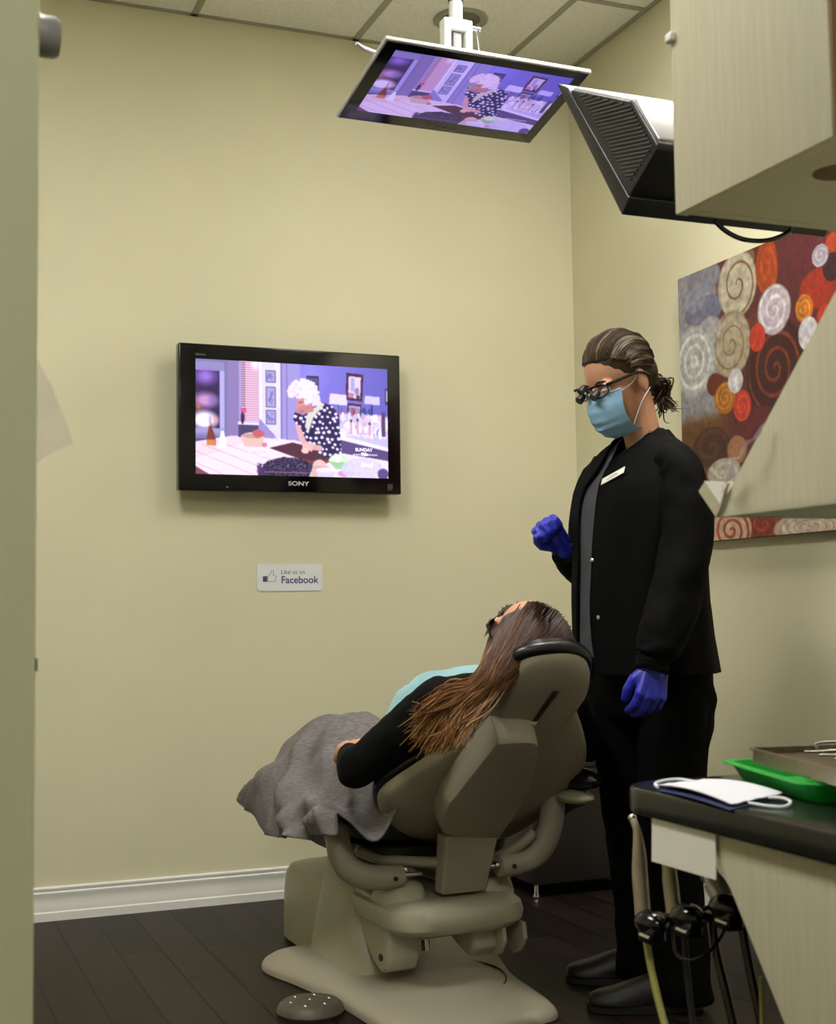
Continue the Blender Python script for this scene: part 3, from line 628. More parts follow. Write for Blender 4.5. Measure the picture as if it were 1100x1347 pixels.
# worktop and base cabinet
YFC = -2.735; ZT = .724; ZB = .684
pts = []
for k in range(9):
    a = R_(90+90*k/8); pts.append(V((XC+.08+.08*math.cos(a), YFC-.08+.08*math.sin(a), ZB)))
wt = B().prism([V((XR, YFC, ZB))]+pts+[V((XC, -3.85, ZB)), V((XR, -3.85, ZB))], (0, 0, ZT-ZB), .006).build('worktop', M['counter'])
tag(wt, 'dark worktop with rounded corner above the slanted pale panel', 'worktop')
bc = thing('base_cabinet', 'pale wood base cabinet with slanted side under the dark worktop', 'cabinet', (-1.1, -3.5, 0))
B().prism([V((XC+.012, y, z)) for y, z in ((-2.985, ZB-.001), (-3.49, .0), (-3.84, .0), (-3.84, ZB-.001))], (.02, 0, 0), .0008).build('side_panel', M['laminate'], bc)
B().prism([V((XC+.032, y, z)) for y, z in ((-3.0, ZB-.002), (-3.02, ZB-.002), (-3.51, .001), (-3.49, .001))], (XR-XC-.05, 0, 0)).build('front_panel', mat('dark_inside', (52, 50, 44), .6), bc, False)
cd = B().prism([V((XC+.006, y, z)) for y, z in ((-2.847, .6835), (-2.843, .619), (-3.011, .621), (-3.013, .6835))], (.001, 0, 0)).build('paper_card', M['paper'], smooth=False)
tag(cd, 'blank white card hanging under the worktop edge', 'card')
br2 = B().box((XC+.0085, -2.92, .672), (XC+.02, -2.84, .6835), .001).build('card_clip', M['black']); tag(br2, 'short black clip rail under the worktop holding the white card', 'clip')

# flat face mask on the worktop
fm = thing('face_mask', 'white pleated face mask lying flat on the dark worktop', 'face mask', (-1.36, -2.95, ZT))
c1, c2, c3, c4 = at(864, 1035, 2, ZT+.004), at(925, 1028, 2, ZT+.004), at(1030, 1046, 2, ZT+.004), at(962, 1061, 2, ZT+.004)
def patch(c1, c2, c3, c4, fn, n=22, m_=16, th=.0014):
    top = []; 
    for i in range(n):
        row = []
        for j in range(m_):
            a, b_ = i/(n-1), j/(m_-1); p = (c1*(1-a)+c4*a)*(1-b_)+(c2*(1-a)+c3*a)*b_
            row.append(p+V((0, 0, fn(a, b_))))
        top.append(row)
    b = B(); b.loft(top, cap=False, closed=False); b.loft([[q-V((0, 0, th)) for q in r_] for r_ in top], cap=False, closed=False)
    for e in (lambda k: (top[k][0]), lambda k: top[k][-1]): b.loft([[e(k), e(k)-V((0, 0, th))] for k in range(n)], cap=False, closed=False)
    for e in (top[0], top[-1]): b.loft([[q, q-V((0, 0, th))] for q in e], cap=False, closed=False)
    return b
patch(c1, c2, c3, c4, lambda a, b_: .003+.006*math.sin(a*3.14)+.0012*abs(((b_*4) % 1)-.5)*2).build('mask_body', M['maskwhite'], fm)
e1, e4 = at(864, 1040, 2, ZT+.001), at(960, 1066, 2, ZT+.001)
patch(e1, c2+V((0, 0, -.003)), c3+V((-.005, 0, -.003)), e4, lambda a, b_: .001+.003*math.sin(a*3.14)).build('mask_lining', M['navy'], fm)
B().tube(smooth_pts([at(866, 1036, 2, ZT+.006), at(862, 1031, 2, ZT+.009), at(872, 1027, 2, ZT+.01), at(895, 1025, 2, ZT+.011), at(922, 1030, 2, ZT+.009)], 6), .0022, 8).build('ear_loop', M['maskwhite'], fm)
B().tube(smooth_pts([at(1012, 1049, 2, ZT+.006), at(1030, 1050, 2, ZT+.008), at(1040, 1055, 2, ZT+.005), at(1032, 1061, 2, ZT+.003), at(1010, 1060, 2, ZT+.003), at(985, 1056, 2, ZT+.004)], 6), .0022, 8).build('ear_loop', M['maskwhite'], fm)

# green tray and steel tray
gt = thing('instrument_tray', 'bright green plastic tray on the dark worktop behind the face mask', 'tray', (-1.15, -2.87, ZT))
def tray_mesh(cx, cy, lx, ly, ang, z, h, th=.003, flare=.02, lip=.008, rad=.03):
    def ring(sx, sy, zz, r):
        out = []
        for qx, qy, a0 in ((1, 1, 0), (-1, 1, 90), (-1, -1, 180), (1, -1, 270)):
            for k in range(7):
                a = R_(a0+15*k); out.append(V((qx*(sx-r)+r*math.cos(a), qy*(sy-r)+r*math.sin(a), zz)))
        return out
    rg = [ring(lx-flare, ly-flare, z, rad-.008), ring(lx-.004, ly-.004, z+h-.002, rad), ring(lx+lip, ly+lip, z+h-.002, rad+.005), ring(lx+lip, ly+lip, z+h, rad+.005), ring(lx-.004-th, ly-.004-th, z+h, rad-.002), ring(lx-flare-th, ly-flare-th, z+th, rad-.01)]
    Rm = Matrix.Translation((cx, cy, 0)) @ Matrix.Rotation(ang, 4, 'Z')
    return B().loft([[Rm @ p for p in r_] for r_ in rg])
ctr = at(1060, 1012, 2, ZT+.03); GA = R_(0)
g0 = at(950, 1000, 2, ZT+.03); g1 = at(1063, 1032, 2, ZT+.03)
gw = (g1-g0).length; gd = V((g1.x-g0.x, g1.y-g0.y, 0)).normalized(); gn = V((-gd.y, gd.x, 0))
GL = .19
gc = g0+gd*(gw/2)+gn*(GL)*1.0
ga = math.atan2(gd.y, gd.x)
tray_mesh(gc.x, gc.y, gw/2, GL, ga, ZT+.0005, .03).build('tray', M['greentray'], gt)
sc_ = thing('steel_tray', 'shallow stainless steel tray of instruments resting on the green tray', 'tray', (gc.x, gc.y, ZT+.004))
q0_ = at(984, 1003, 2, ZT+.034); sm = q0_+gd*.17+gn*.13; sm.z = ZT
tray_mesh(sm.x, sm.y, .17, .13, ga, ZT+.0335, .024, .0015, .004, .002, .012).build('tray', M['brushed'], sc_)
B().box((-.15, -.11, 0), (.15, .11, .004), .001, Matrix.Translation((sm.x, sm.y, ZT+.045)) @ Matrix.Rotation(ga, 4, 'Z')).build('lid', M['brushed'], sc_)
for k in range(4):
    b0 = sm+gd*(-.12+.05*k)-gn*.06+V((0, 0, ZT+.053-sm.z)); b1 = b0+gd*.02+gn*.17
    it = B().tube(smooth_pts([b0, b0*.75+b1*.25, b0*.3+b1*.7, b1, b1+gd*.006+V((0, 0, .006))], 4), [.002]*4+[.0035]*9+[.002]*4, 8).build('dental_instrument', M['chrome'])
    tag(it, ['chrome dental instrument nearest the left rim of the steel tray', 'second chrome instrument from the left in the steel tray', 'third chrome instrument from the left in the steel tray', 'chrome dental instrument furthest right in the steel tray'][k], 'instrument', 'chrome instruments in the steel tray')
B().tube(smooth_pts([sm+gd*(-.135)-gn*.03+V((0, 0, ZT+.055-sm.z)), sm+gd*(-.135)-gn*.03+V((0, 0, ZT+.064-sm.z)), sm+gd*(-.135)+gn*.02+V((0, 0, ZT+.064-sm.z)), sm+gd*(-.135)+gn*.02+V((0, 0, ZT+.055-sm.z))], 5), .002, 8).build('handle', M['chrome'], sc_)

# handpiece rack
XH = -1.40
rk = thing('handpiece_rack', 'black rack with three rounded holders below the worktop corner', 'instrument rack', (-1.36, -2.87, .5))
rb = B().tube([V((-1.385, -2.73, .505)), V((-1.365, -2.86, .535)), V((-1.345, -3.02, .56))], .008, 10)
rb.tube([V((-1.365, -2.86, .535)), V((-1.28, -2.86, .56)), V((-1.25, -2.86, ZB))], .012, 10).build('rail', M['gloss_plastic'], rk)
hold = [(857, 1213, -1.40), (905, 1205, -1.39), (957, 1193, -1.37)]
for (hx, hy, xx) in hold:
    c_ = at(hx, hy, 0, xx)
    hb = B().ell(c_, (.024, .034, .019)).box(c_+V((-.02, -.03, -.03)), c_+V((.01, .012, -.006)), .006)
    ho = hb.remesh('holder', M['gloss_plastic'], rk, .0025, 4)
    B().cyl(c_+V((-.027, -.012, -.014)), c_+V((-.027, -.040, -.014)), .0035, .0035, 8).build('holder_pin', M['chrome'], ho)
def handpiece(name, label, cat, pts, rad, hose, hr, hm, m=M['tube'], tip=M['chrome'], grp='handpieces hung in the rack'):
    t = thing(name, label, cat, pts[-1], grp)
    n = len(smooth_pts(pts, 5)); B().tube(smooth_pts(pts, 5), interp(rad, n), 14).build('body', m, t)
    B().ell(pts[0], rad[0]*1.25).build('head', tip, t)
    B().tube(smooth_pts(hose, 8), hr, 10).build('hose', hm, t)
a = lambda x, y, xx=-1.40: at(x, y, 0, xx)
handpiece('dental_handpiece', 'tall slim metal handpiece standing left of the others in the rack', 'handpiece', [a(832, 1076), a(838, 1092), a(841, 1120), a(842, 1150), a(846, 1204)], [.0055, .006, .0105, .0125, .0125],
          [a(846, 1212), a(851, 1240), a(857, 1275), a(866, 1315), a(878, 1360), a(900, 1440)], .0058, M['hose'])
handpiece('dental_handpiece', 'pale handpiece in the middle holder, below the white card', 'handpiece', [a(876, 1120, -1.38), a(880, 1140, -1.38), a(882, 1160, -1.38), a(887, 1200, -1.38)], [.008, .0105, .012, .012],
          [a(900, 1212, -1.38), a(902, 1250, -1.38), a(906, 1300, -1.38), a(914, 1360, -1.38), a(930, 1450, -1.38)], .005, M['black'])
handpiece('air_water_syringe', 'short silver syringe grip at the right of the rack, by the slanted panel', 'syringe', [a(934, 1150, -1.36), a(940, 1160, -1.36), a(950, 1180, -1.36), a(955, 1190, -1.36)], [.012, .016, .018, .016],
          [a(938, 1210, -1.36), a(942, 1250, -1.36), a(954, 1300, -1.36), a(968, 1360, -1.36), a(990, 1450, -1.36)], .007, M['gloss_plastic'], M['silver'])
hz = B().tube(smooth_pts([a(975, 1208, -1.35), a(982, 1250, -1.35), a(992, 1300, -1.35), a(1002, 1350, -1.35), a(1012, 1440, -1.35)], 8), .007, 10).build('suction_hose', M['gloss_plastic']); tag(hz, 'thick black hose hanging beside the slanted pale panel', 'hose')
hz = B().tube(smooth_pts([a(885, 1218, -1.39), a(890, 1255, -1.39), a(915, 1262, -1.39), a(940, 1245, -1.37), a(958, 1215, -1.36)], 8), .0025, 8).build('cable_loop', M['gloss_plastic']); tag(hz, 'thin black cable looping under the handpiece rack', 'cable')
hz = B().tube(smooth_pts([a(1002, 1285, -1.37), a(1003, 1320, -1.37), a(1004, 1360, -1.37), a(1006, 1440, -1.37)], 8), .004, 8).build('air_hose', M['hose']); tag(hz, 'olive hose end beside the slanted panel at the bottom right', 'hose')

# ------------------------------------------------------------------ partition fittings at left
kb = thing('round_bumper', 'grey round bumper on the edge of the green partition', 'bumper', (-2.368, -3.03, 1.66))
kc = at(50, 40, 1, -3.04)
B().lathe((-2.369, -3.025, kc.z), (1, 0, 0), [(.020, 0), (.0245, .003), (.0245, .02), (.021, .026), (.008, .028), (.001, .028)], 32).build('cap', mat('bumper_grey', (150, 150, 150), .35), kb)
B().cyl((-2.3695, -3.025, kc.z), (-2.3665, -3.025, kc.z), .027).build('base_ring', M['tbar'], kb)
ribbon([at(44, 470, 1, -3.02), at(47, 510, 1, -3.02), at(56, 550, 1, -3.0), at(62, 600, 1, -3.0)], (.010, .075), (.85, 0, .5), M['film2'], 'plastic_bag',
       'thin clear plastic bag hanging on the edge of the green partition', 'plastic bag', amp=.006, sc=26)
hg = B().box((-2.3685, -3.046, at(47, 883, 1, -3.05).z), (-2.3655, -3.02, at(47, 866, 1, -3.05).z), .0006).build('strike_plate', mat('brass_dark', (96, 84, 52), .4, metal=.7)); tag(hg, 'small dark metal plate on the edge of the green partition', 'plate')

# ------------------------------------------------------------------ dark cabinet and in the corner
dc = thing('mobile_cabinet', 'low dark brown cabinet in the corner behind the dental chair', 'cabinet', (-.2, -.22, 0))
B().box((-.42, -.40, .045), (-.03, -.05, .44), .006).build('body', M['cabdark'], dc)
B().box((-.425, -.405, .44), (-.028, -.045, .458), .004).build('top', M['cabdark'], dc)
for x in (-.40, -.06):
    for y in (-.375, -.08): B().lathe((x, y, 0), (0, 0, 1), [(.010, 0), (.012, .004), (.008, .012), (.006, .05)], 16).build('foot', M['chrome'], dc)

# ------------------------------------------------------------------ dental chair
PH = R_(3); CO = V((-1.17, -1.2, 0)); cL = V((math.cos(PH), math.sin(PH), 0)); cV = V((math.sin(PH), -math.cos(PH), 0)); cZ = V((0, 0, 1))
def W(u, v, z): return CO+cL*u+cV*v+cZ*z
TH = R_(36.7); cS = cV*math.cos(TH)+cZ*math.sin(TH); cN = cL.cross(cS).normalized()   # cN: out of the back of the backrest
if cN.z > 0: cN = -cN
BB = W(0, .053, .398)
def Bk(u, s, n): return BB+cL*u+cS*s+cN*n
def cu_(x, y, u): return hit(x, y, CO+cL*u, cL)
dch = thing('dental_chair', 'beige dental chair with black upholstery, tilted back', 'dental chair', W(0, 0, 0))
# base plate
out = smooth_pts([(u, v, 0) for u, v in ((-.335, -.31), (-.30, -.12), (-.272, .05), (-.262, .24), (-.25, .37), (-.16, .455), (-.04, .475), (.07, .45), (.12, .46), (.175, .43), (.195, .33), (.225, .12), (.30, -.12), (.335, -.31), (.27, -.42), (.14, -.45), (-.12, -.45), (-.27, -.42))], 7, True)
rings = []
for sc2, z in ((1, 0.002), (1, .012), (.985, .022), (.95, .032), (.86, .042), (.6, .05), (.2, .052)):
    rings.append([W(-.02+(p.x+.02)*sc2, p.y*sc2, z) for p in out])
B().loft(rings).build('base_plate', M['chair'], dch)
B().tube(smooth_pts([W(-.20+.42*math.sin(k/10*3.14*.5+1.2)*.9, .02+.40*k/10, .0465-.012*max(0, k-6)/4) for k in range(11)], 4), .0025, 6).build('base_seam', M['chair_groove'], dch)
# pump box and column
B().loft([[W(-.01+a_*.155*(1-.12*k), -.47+b_*.235*(1-.1*k), z) for a_, b_ in [(math.copysign(abs(math.cos(t))**.4, math.cos(t)), math.copysign(abs(math.sin(t))**.4, math.sin(t))) for t in [i*math.pi/16 for i in range(32)]]] for k, z in ((0, .01), (0, .06), (.1, .15), (.35, .20), (1, .225), (2.5, .236))]).build('pump_cover', M['chair_light'], dch)
B().loft([[W(-.115+a_*.085*w, vc+b_*hw, z) for a_, b_ in [(math.copysign(abs(math.cos(t))**.5, math.cos(t)), math.copysign(abs(math.sin(t))**.5, math.sin(t))) for t in [i*math.pi/16 for i in range(32)]]] for w, vc, hw, z in ((1.05, -.16, .205, .035), (1., -.16, .195, .06), (.9, -.16, .16, .15), (.8, -.165, .12, .25), (.7, -.17, .085, .32), (.55, -.17, .06, .335))]).build('column_cover', M['chair_light'], dch)
B().tube([W(-.1, -.17, .30), W(-.09, -.17, .37)], .05, 20).box((-.05, -.05, 0), (.05, .05, .1), .01, Matrix.Translation(W(-.02, -.2, .3))).build('lift_post', M['black'], dch)
# link arm (wedge)
def plate_uv(u0, u1, vz, bev=.012): return B().prism([W(u0, v, z) for v, z in vz], cL*(u1-u0), bev)
lk_ = [(-.22, .275), (.16, .255), (.165, .12), (.15, .085), (.11, .072), (.06, .09), (-.05, .17), (-.22, .235)]
plate_uv(-.16, -.07, lk_).build('link_arm', M['chair_light'], dch)
plate_uv(.06, .14, [(-.22, .28), (.2, .25), (.21, .13), (.17, .1), (.1, .12), (-.2, .22)]).build('link_arm', M['chair_light'], dch)
B().cyl(W(-.165, .12, .115), W(-.158, .12, .115), .009).build('pivot_bolt', M['chair_groove'], dch)
B().cyl(W(-.06, .10, .16), W(.06, .10, .16), .018).cyl(W(-.02, .08, .16), W(-.02, .09, .11), .012).build('hydraulic_link', M['chrome'], dch)
# carriage
def se(cu0, cv0, a_, b_, z, p=.45, n=40): return [W(cu0+math.copysign(abs(math.cos(t))**p, math.cos(t))*a_, cv0+math.copysign(abs(math.sin(t))**p, math.sin(t))*b_, z) for t in [i*2*math.pi/n for i in range(n)]]
B().loft([se(.02, .06, .13, .16, .175), se(.02, .06, .17, .19, .183), se(.02, .06, .192, .207, .2), se(.02, .06, .196, .21, .222), se(.02, .06, .19, .205, .244), se(.02, .06, .172, .19, .257), se(.02, .06, .14, .16, .262)]).build('carriage', M['chair_light'], dch)
for u in (-.10, .155):
    B().loft([se(u, .10, r_, r_*1.25, z, .8, 28) for r_, z in ((.066, .25), (.062, .27), (.054, .292), (.04, .302), (.02, .305))]).build('carriage_boss', M['chair_light'], dch)
hk2 = B()
for dx in (.125, .185): hk2.prism([W(dx, v, z) for v, z in ((.10, .19), (.24, .19), (.25, .15), (.225, .115), (.19, .10), (.15, .11), (.12, .14))], cL*.012, .003)
hk2.build('carriage_hook', M['chair'], dch)
# seat
B().loft([se(.05, -.25, .23, .33, .385, .5), se(.05, -.25, .25, .35, .40, .5), se(.05, -.25, .255, .355, .44, .5), se(.05, -.25, .24, .34, .485, .5), se(.05, -.25, .2, .30, .5, .5)]).build('seat_cushion', M['vinyl'], dch)
B().loft([se(.04, -.22, .2, .30, .33, .5), se(.04, -.22, .23, .33, .35, .5), se(.04, -.22, .235, .34, .385, .5)]).build('seat_shell', M['chair_groove'], dch)
B().tube([W(.04, -.2, .29), W(.04, -.2, .36)], .11, 24).build('seat_swivel', M['black'], dch)
B().tube(smooth_pts([cu_(468, 1118, -.2), cu_(500, 1130, -.14), cu_(540, 1133, -.08), cu_(590, 1134, .0), cu_(640, 1132, .12), cu_(670, 1120, .17), cu_(692, 1105, .2), cu_(700, 1096, .22)], 6), .014, 14).build('seat_frame_tube', M['chair'], dch)
# backrest shell
ol = [(-.085, .75), (-.065, .82), (-.01, .845), (.06, .84), (.115, .80), (.155, .72), (.165, .63), (.235, .52), (.305, .40), (.33, .29), (.325, .17), (.295, .05), (.22, -.03), (.09, -.05), (-.07, .04), (-.16, .13), (-.21, .21), (-.222, .29), (-.165, .40), (-.10, .51), (-.08, .63)]
ols = smooth_pts([(u, s, 0) for u, s in ol], 5, True)
def scaled(k, n_): return [Bk(.06+(p.x-.06)*k, .33+(p.y-.33)*k, n_) for p in ols]
B().loft([scaled(.97, -.004), scaled(1., 0), scaled(1., .008), scaled(.985, .018), scaled(.95, .028), scaled(.85, .038), scaled(.6, .045), scaled(.3, .047), scaled(.05, .047)]).build('backrest_shell', M['chair'], dch)
B().loft([scaled(.9, -.005), scaled(1.0, -.004), scaled(1.022, -.009), scaled(1.03, -.018), scaled(1.02, -.030), scaled(.97, -.038), scaled(.7, -.040), scaled(.1, -.036)]).build('backrest_cushion', M['vinyl'], dch)
hr_ = smooth_pts([Bk(u, s, n) for u, s, n in ((-.19, .34, -.008), (-.14, .42, -.008), (-.10, .50, -.010), (-.082, .62, -.012), (-.088, .75, -.012), (-.07, .82, -.012), (-.01, .845, -.010), (.06, .842, -.010), (.115, .805, -.010), (.155, .73, -.012))], 6)
B().tube(hr_, interp([.006, .006, .007, .009, .013, .016, .017, .016, .013, .008], len(hr_)), 14).build('headrest_rim', M['vinyl'], dch)
# slot on the shell
PS = Bk(0, 0, .038)
s0, s1 = hit(731, 908, PS, cN), hit(689, 962, PS, cN)
B().tube([s0+cN*.004, s1+cN*.006], .0085, 10, flat=.5).build('headrest_slot', M['chair_groove'], dch)
s2, s3 = hit(700, 945, PS, cN), hit(687, 966, PS, cN)
B().tube([s2+cN*.008, s3+cN*.009], .010, 12).build('slot_slider', M['chair'], dch)
# support arm
PA = Bk(.05, .3, .075)
def pa(x, y, n_): return hit(x, y, Bk(0, 0, n_), cN)
upper = [(583, 1098), (588, 1062), (598, 1048), (650, 982), (660, 977), (704, 976), (708, 990), (706, 1010), (690, 1056), (660, 1098), (652, 1106)]
lw = smooth_pts([pa(x, y, .1) for x, y in upper], 3, True)
cen = sum(lw, V((0, 0, 0)))/len(lw)
def shr(k, n_): return [cen+(p-cen)*k+cN*n_ for p in lw]
B().loft([shr(1.04, -.065), shr(1.02, -.03), shr(1., -.008), shr(.97, .0), shr(.9, .003), shr(.1, .003)]).build('support_arm_cover', M['chair'], dch)
aT0, aT1 = pa(588, 1100, .1), pa(656, 1100, .1)
aB0, aB1 = W(.0, .185, .255), W(.115, .185, .255)
aB0 = hit(582, 1178, W(0, .2, 0), cV); aB1 = hit(640, 1172, W(0, .2, 0), cV)
th_ = cN*-.045
B().loft([[aT0, aT1, aT1-cV*.06, aT0-cV*.06], [aT0*.6+aB0*.4, aT1*.6+aB1*.4, aT1*.6+aB1*.4-cV*.055, aT0*.6+aB0*.4-cV*.055], [aB0, aB1, aB1-cV*.05, aB0-cV*.05]]).build('support_arm', M['chair'], dch)
_bv = dch.children[-1] if False else [o for o in COL.objects if o.name == 'support_arm'][0].modifiers.new('b', 'BEVEL'); _bv.width = .006; _bv.segments = 3
# armrest tubes
for pts_, pv in (([(-.275, .10, .44), (-.272, .11, .41), (-.268, .118, .385), (-.25, .13, .348), (-.21, .145, .328), (-.16, .15, .322), (-.115, .15, .322)], 1),
                 ([(.285, .25, .56), (.28, .245, .47), (.27, .235, .41), (.25, .225, .37), (.22, .215, .345), (.17, .21, .335), (.135, .21, .335)], -1)):
    pp_ = smooth_pts([W(*q) for q in pts_], 6); tb = B().tube(pp_, interp([.03, .032, .033, .034, .033, .031, .028], len(pp_)), 20).build('armrest_tube', M['chair'], dch)
    e_ = V(pp_[-1]); B().cyl(e_, e_+cL*.055*pv, .006, .006, 12).cyl(e_+cL*.0*pv, e_+cL*.012*pv, .013, .013, 12).build('pivot_pin', M['chrome'], tb)
    B().cyl(e_-cL*.03*pv+cV*.028, e_-cL*.03*pv+cV*.034, .006, .006, 10).build('set_screw', M['chair_groove'], tb)
ar = B().loft([[W(.33+math.cos(t)*.045*k, .12+dv, .555+math.sin(t)*.03*k) for t in [i*2*math.pi/20 for i in range(20)]] for k, dv in ((.3, -.26), (.8, -.23), (1, -.15), (1, .1), (.95, .2), (.6, .25), (.1, .265))]); ar.build('armrest_pad', M['vinyl'], dch)
B().ell(cu_(757, 1048, .31), (.045, .07, .018)).build('armrest_end', M['chair_light'], dch)

# foot pedal
fp = thing('foot_pedal', 'round studded foot control on the floor in front of the chair base', 'foot pedal', (-1.51, -1.32, 0))
pc = V((-1.515, -1.33, 0))
B().lathe(pc, (0, 0, 1), [(.082, .001), (.085, .008), (.08, .022), (.07, .03), (.03, .033), (.002, .033)], 40).build('disc', M['pedal'], fp)
for k in range(7):
    a_ = k*2*math.pi/6; q = pc+V((math.cos(a_)*.05, math.sin(a_)*.05, .031)) if k < 6 else pc+V((0, 0, .033))
    B().ell(q, (.0065, .0065, .004), u=14, v=8).build('stud', M['chrome'], fp)
B().tube(smooth_pts([pc+V((.07, .03, .015)), V((-1.41, -1.34, .008)), V((-1.385, -1.44, .006)), V((-1.36, -1.56, .006)), V((-1.30, -1.75, .006))], 8), .005, 8).build('cord', M['pedal'], fp)
# ------------------------------------------------------------------ people
from mathutils.bvhtree import BVHTree
def bvh(objs):
    vs, ps = [], []
    for o in objs:
        off = rootloc(o.parent) if o.parent else V((0, 0, 0)); k = len(vs)
        vs += [v.co+off for v in o.data.vertices]; ps += [[i+k for i in p.vertices] for p in o.data.polygons]
    return BVHTree.FromPolygons(vs, ps)
def snap(x, y, tree, lift=.002):
    d = ray(x, y).normalized(); h = tree.ray_cast(CAM, d)
    if h[0] is None: return None, None
    n = h[1] if h[1].dot(d) < 0 else -h[1]
    return h[0]+n*lift, n
def chain(b, pts, rad, seg=14):
    pts = [V(p) for p in pts]
    for i, (p, r) in enumerate(zip(pts, rad)):
        b.ell(p, r, u=14, v=10)
        if i: b.cyl(pts[i-1], p, rad[i-1], r, seg)
    return b
def hand(b, Wr, d, nrm, curl, sc=1., grow=0., spread=.06, thumb=.6):
    d = V(d).normalized(); nrm = V(nrm); nrm = (nrm-d*nrm.dot(d)).normalized(); s = d.cross(nrm) if thumb > 0 else nrm.cross(d)
    Wr = V(Wr); L = [.066, .074, .068, .054]; off = [.031, .0105, -.0105, -.030]; kl = [.083, .087, .083, .076]
    for i in range(4):
        k = Wr+(d*kl[i]+s*off[i])*sc
        chain(b, [Wr+s*off[i]*.55*sc, k], [.0165*sc+grow, .0125*sc+grow])
        dd = (d+s*(off[i]/.03)*spread).normalized(); a = 0; p = k; pts = [k]; rad = [.0108*sc+grow]
        for j, f in enumerate((.45, .31, .24)):
            a += curl[j]*(1+.08*i); q = dd*math.cos(a)-nrm*math.sin(a); p = p+q*L[i]*f*sc; pts.append(p); rad.append((.0100, .0092, .0078)[j]*sc+grow)
        chain(b, pts, rad)
    t0 = Wr+(d*.018+s*.022-nrm*.006)*sc; td = (d*.75+s*.62-nrm*.35).normalized(); t1 = t0+td*.038*sc; t2 = t1+(d*.9+s*.2-nrm*.5).normalized()*.032*sc; t3 = t2+(d*.85-s*.15-nrm*.6).normalized()*.024*sc
    chain(b, [t0, t1, t2, t3], [.017*sc+grow, .0135*sc+grow, .0115*sc+grow, .0088*sc+grow])
    chain(b, [Wr-d*.03*sc, Wr+d*.02*sc], [.024*sc+grow, .024*sc+grow])
def strands(name, items, m, parent, seg=5):
    vs, fs, tn = [], [], []
    for pts, rads, t0, t1 in items:
        n = len(pts); base = len(vs); pa = None
        for i, p in enumerate(pts):
            d = (pts[min(i+1, n-1)]-pts[max(i-1, 0)]).normalized()
            if pa is None: a, b_ = frame_of(d)
            else: a = (pa-d*pa.dot(d)).normalized(); b_ = a.cross(d)
            pa = a
            for k in range(seg):
                t = k*2*math.pi/seg; vs.append(p+(a*math.cos(t)+b_*math.sin(t))*rads[i]); tn.append(t0+(t1-t0)*i/(n-1))
        for i in range(n-1):
            for k in range(seg): fs.append((base+i*seg+k, base+i*seg+(k+1) % seg, base+(i+1)*seg+(k+1) % seg, base+(i+1)*seg+k))
        fs.append(tuple(base+k for k in range(seg))[::-1]); fs.append(tuple(base+(n-1)*seg+k for k in range(seg)))
    me = bpy.data.meshes.new(name); me.from_pydata([tuple(v) for v in vs], [], fs)
    a = me.attributes.new('tone', 'FLOAT', 'POINT'); a.data.foreach_set('value', np.clip(np.array(tn, dtype=np.float32), 0, 1))
    return link_mesh(name, me, m, parent)
def head_prims(b, HL, Rm, female=True):
    b.ell(HL(-.005, 0, .035), (.096, .075, .088), Rm); b.ell(HL(.035, 0, -.028), (.060, .060, .084), Rm)
    b.ell(HL(.04, 0, -.075), (.044, .044, .032), Rm); b.ell(HL(.074, 0, -.098), (.017, .018, .015), Rm)
    chain(b, [HL(.090, 0, .012), HL(.103, 0, -.012), HL(.114, 0, -.032)], [.008, .009, .011]); 
    for s in (-1, 1):
        b.ell(HL(.104, s*.010, -.036), (.010, .008, .008), Rm); b.ell(HL(.078, s*.030, .022), (.017, .028, .008), Rm)
        b.ell(HL(.060, s*.038, -.03), (.022, .020, .022), Rm); b.ell(HL(-.008, s*.078, -.006), (.019, .007, .032), Rm); b.ell(HL(-.006, s*.077, -.028), (.009, .007, .012), Rm)
    b.ell(HL(.090, 0, -.062), (.012, .024, .006), Rm); b.ell(HL(.088, 0, -.072), (.012, .020, .006), Rm)
def face_parts(root, HL, Rm):
    for s in (-1, 1):
        B().ell(HL(.079, s*.031, .004), .0125, u=18, v=12).build('eye', M['eye'], root)
        B().ell(HL(.0845, s*.031, -.001), (.0082, .0068, .0066), Rm, 16, 10).build('iris', M['iris'], root)
        B().tube([HL(.083, s*.017, .006), HL(.092, s*.028, .0045), HL(.087, s*.041, .005), HL(.078, s*.048, .004)], [.002, .0035, .0035, .002], 8).build('eyelid', M['skin'], root)
        B().tube([HL(.094, s*.014, .026), HL(.096, s*.030, .031), HL(.084, s*.046, .028)], [.0025, .0035, .002], 8).build('eyebrow', M['hair_w'], root)

# ---- standing hygienist
YW = -1.55
Fh = V((-.957, -.29, 0)); Lf = V((.29, -.957, 0))
wm = thing('person', 'standing person in black jacket, blue mask, loupes and blue gloves beside the chair', 'person', (-.70, -1.53, 0))
hc = at(816, 504, 1, YW); fh = V((-.985, -.174, 0)); pit = R_(24)
hf = fh*math.cos(pit)-cZ*math.sin(pit); hl = V((.174, -.985, 0)); hu = hf.cross(hl).normalized()
if hu.z < 0: hu = -hu
def HL(f, l, u): return hc+hf*f+hl*l+hu*u
HR = Matrix(((hf.x, hl.x, hu.x), (hf.y, hl.y, hu.y), (hf.z, hl.z, hu.z)))
A_ = lambda x, y, yy: at(x, y, 1, yy)
neck = A_(848, 585, YW); 
shN, shF = A_(890, 612, -1.70), A_(800, 632, -1.45)
elN, wrN = A_(897, 745, -1.76), A_(863, 876, -1.78)
elF, wrF = A_(768, 752, -1.30), A_(737, 716, -1.36)
hipN, hipF = A_(888, 905, -1.63), A_(822, 905, -1.47)
knN, knF = A_(884, 1080, -1.66), A_(832, 1080, -1.46)
anN, anF = V((-.655, -1.685, .09)), V((-.625, -1.44, .09))
b = B(); head_prims(b, HL, HR)
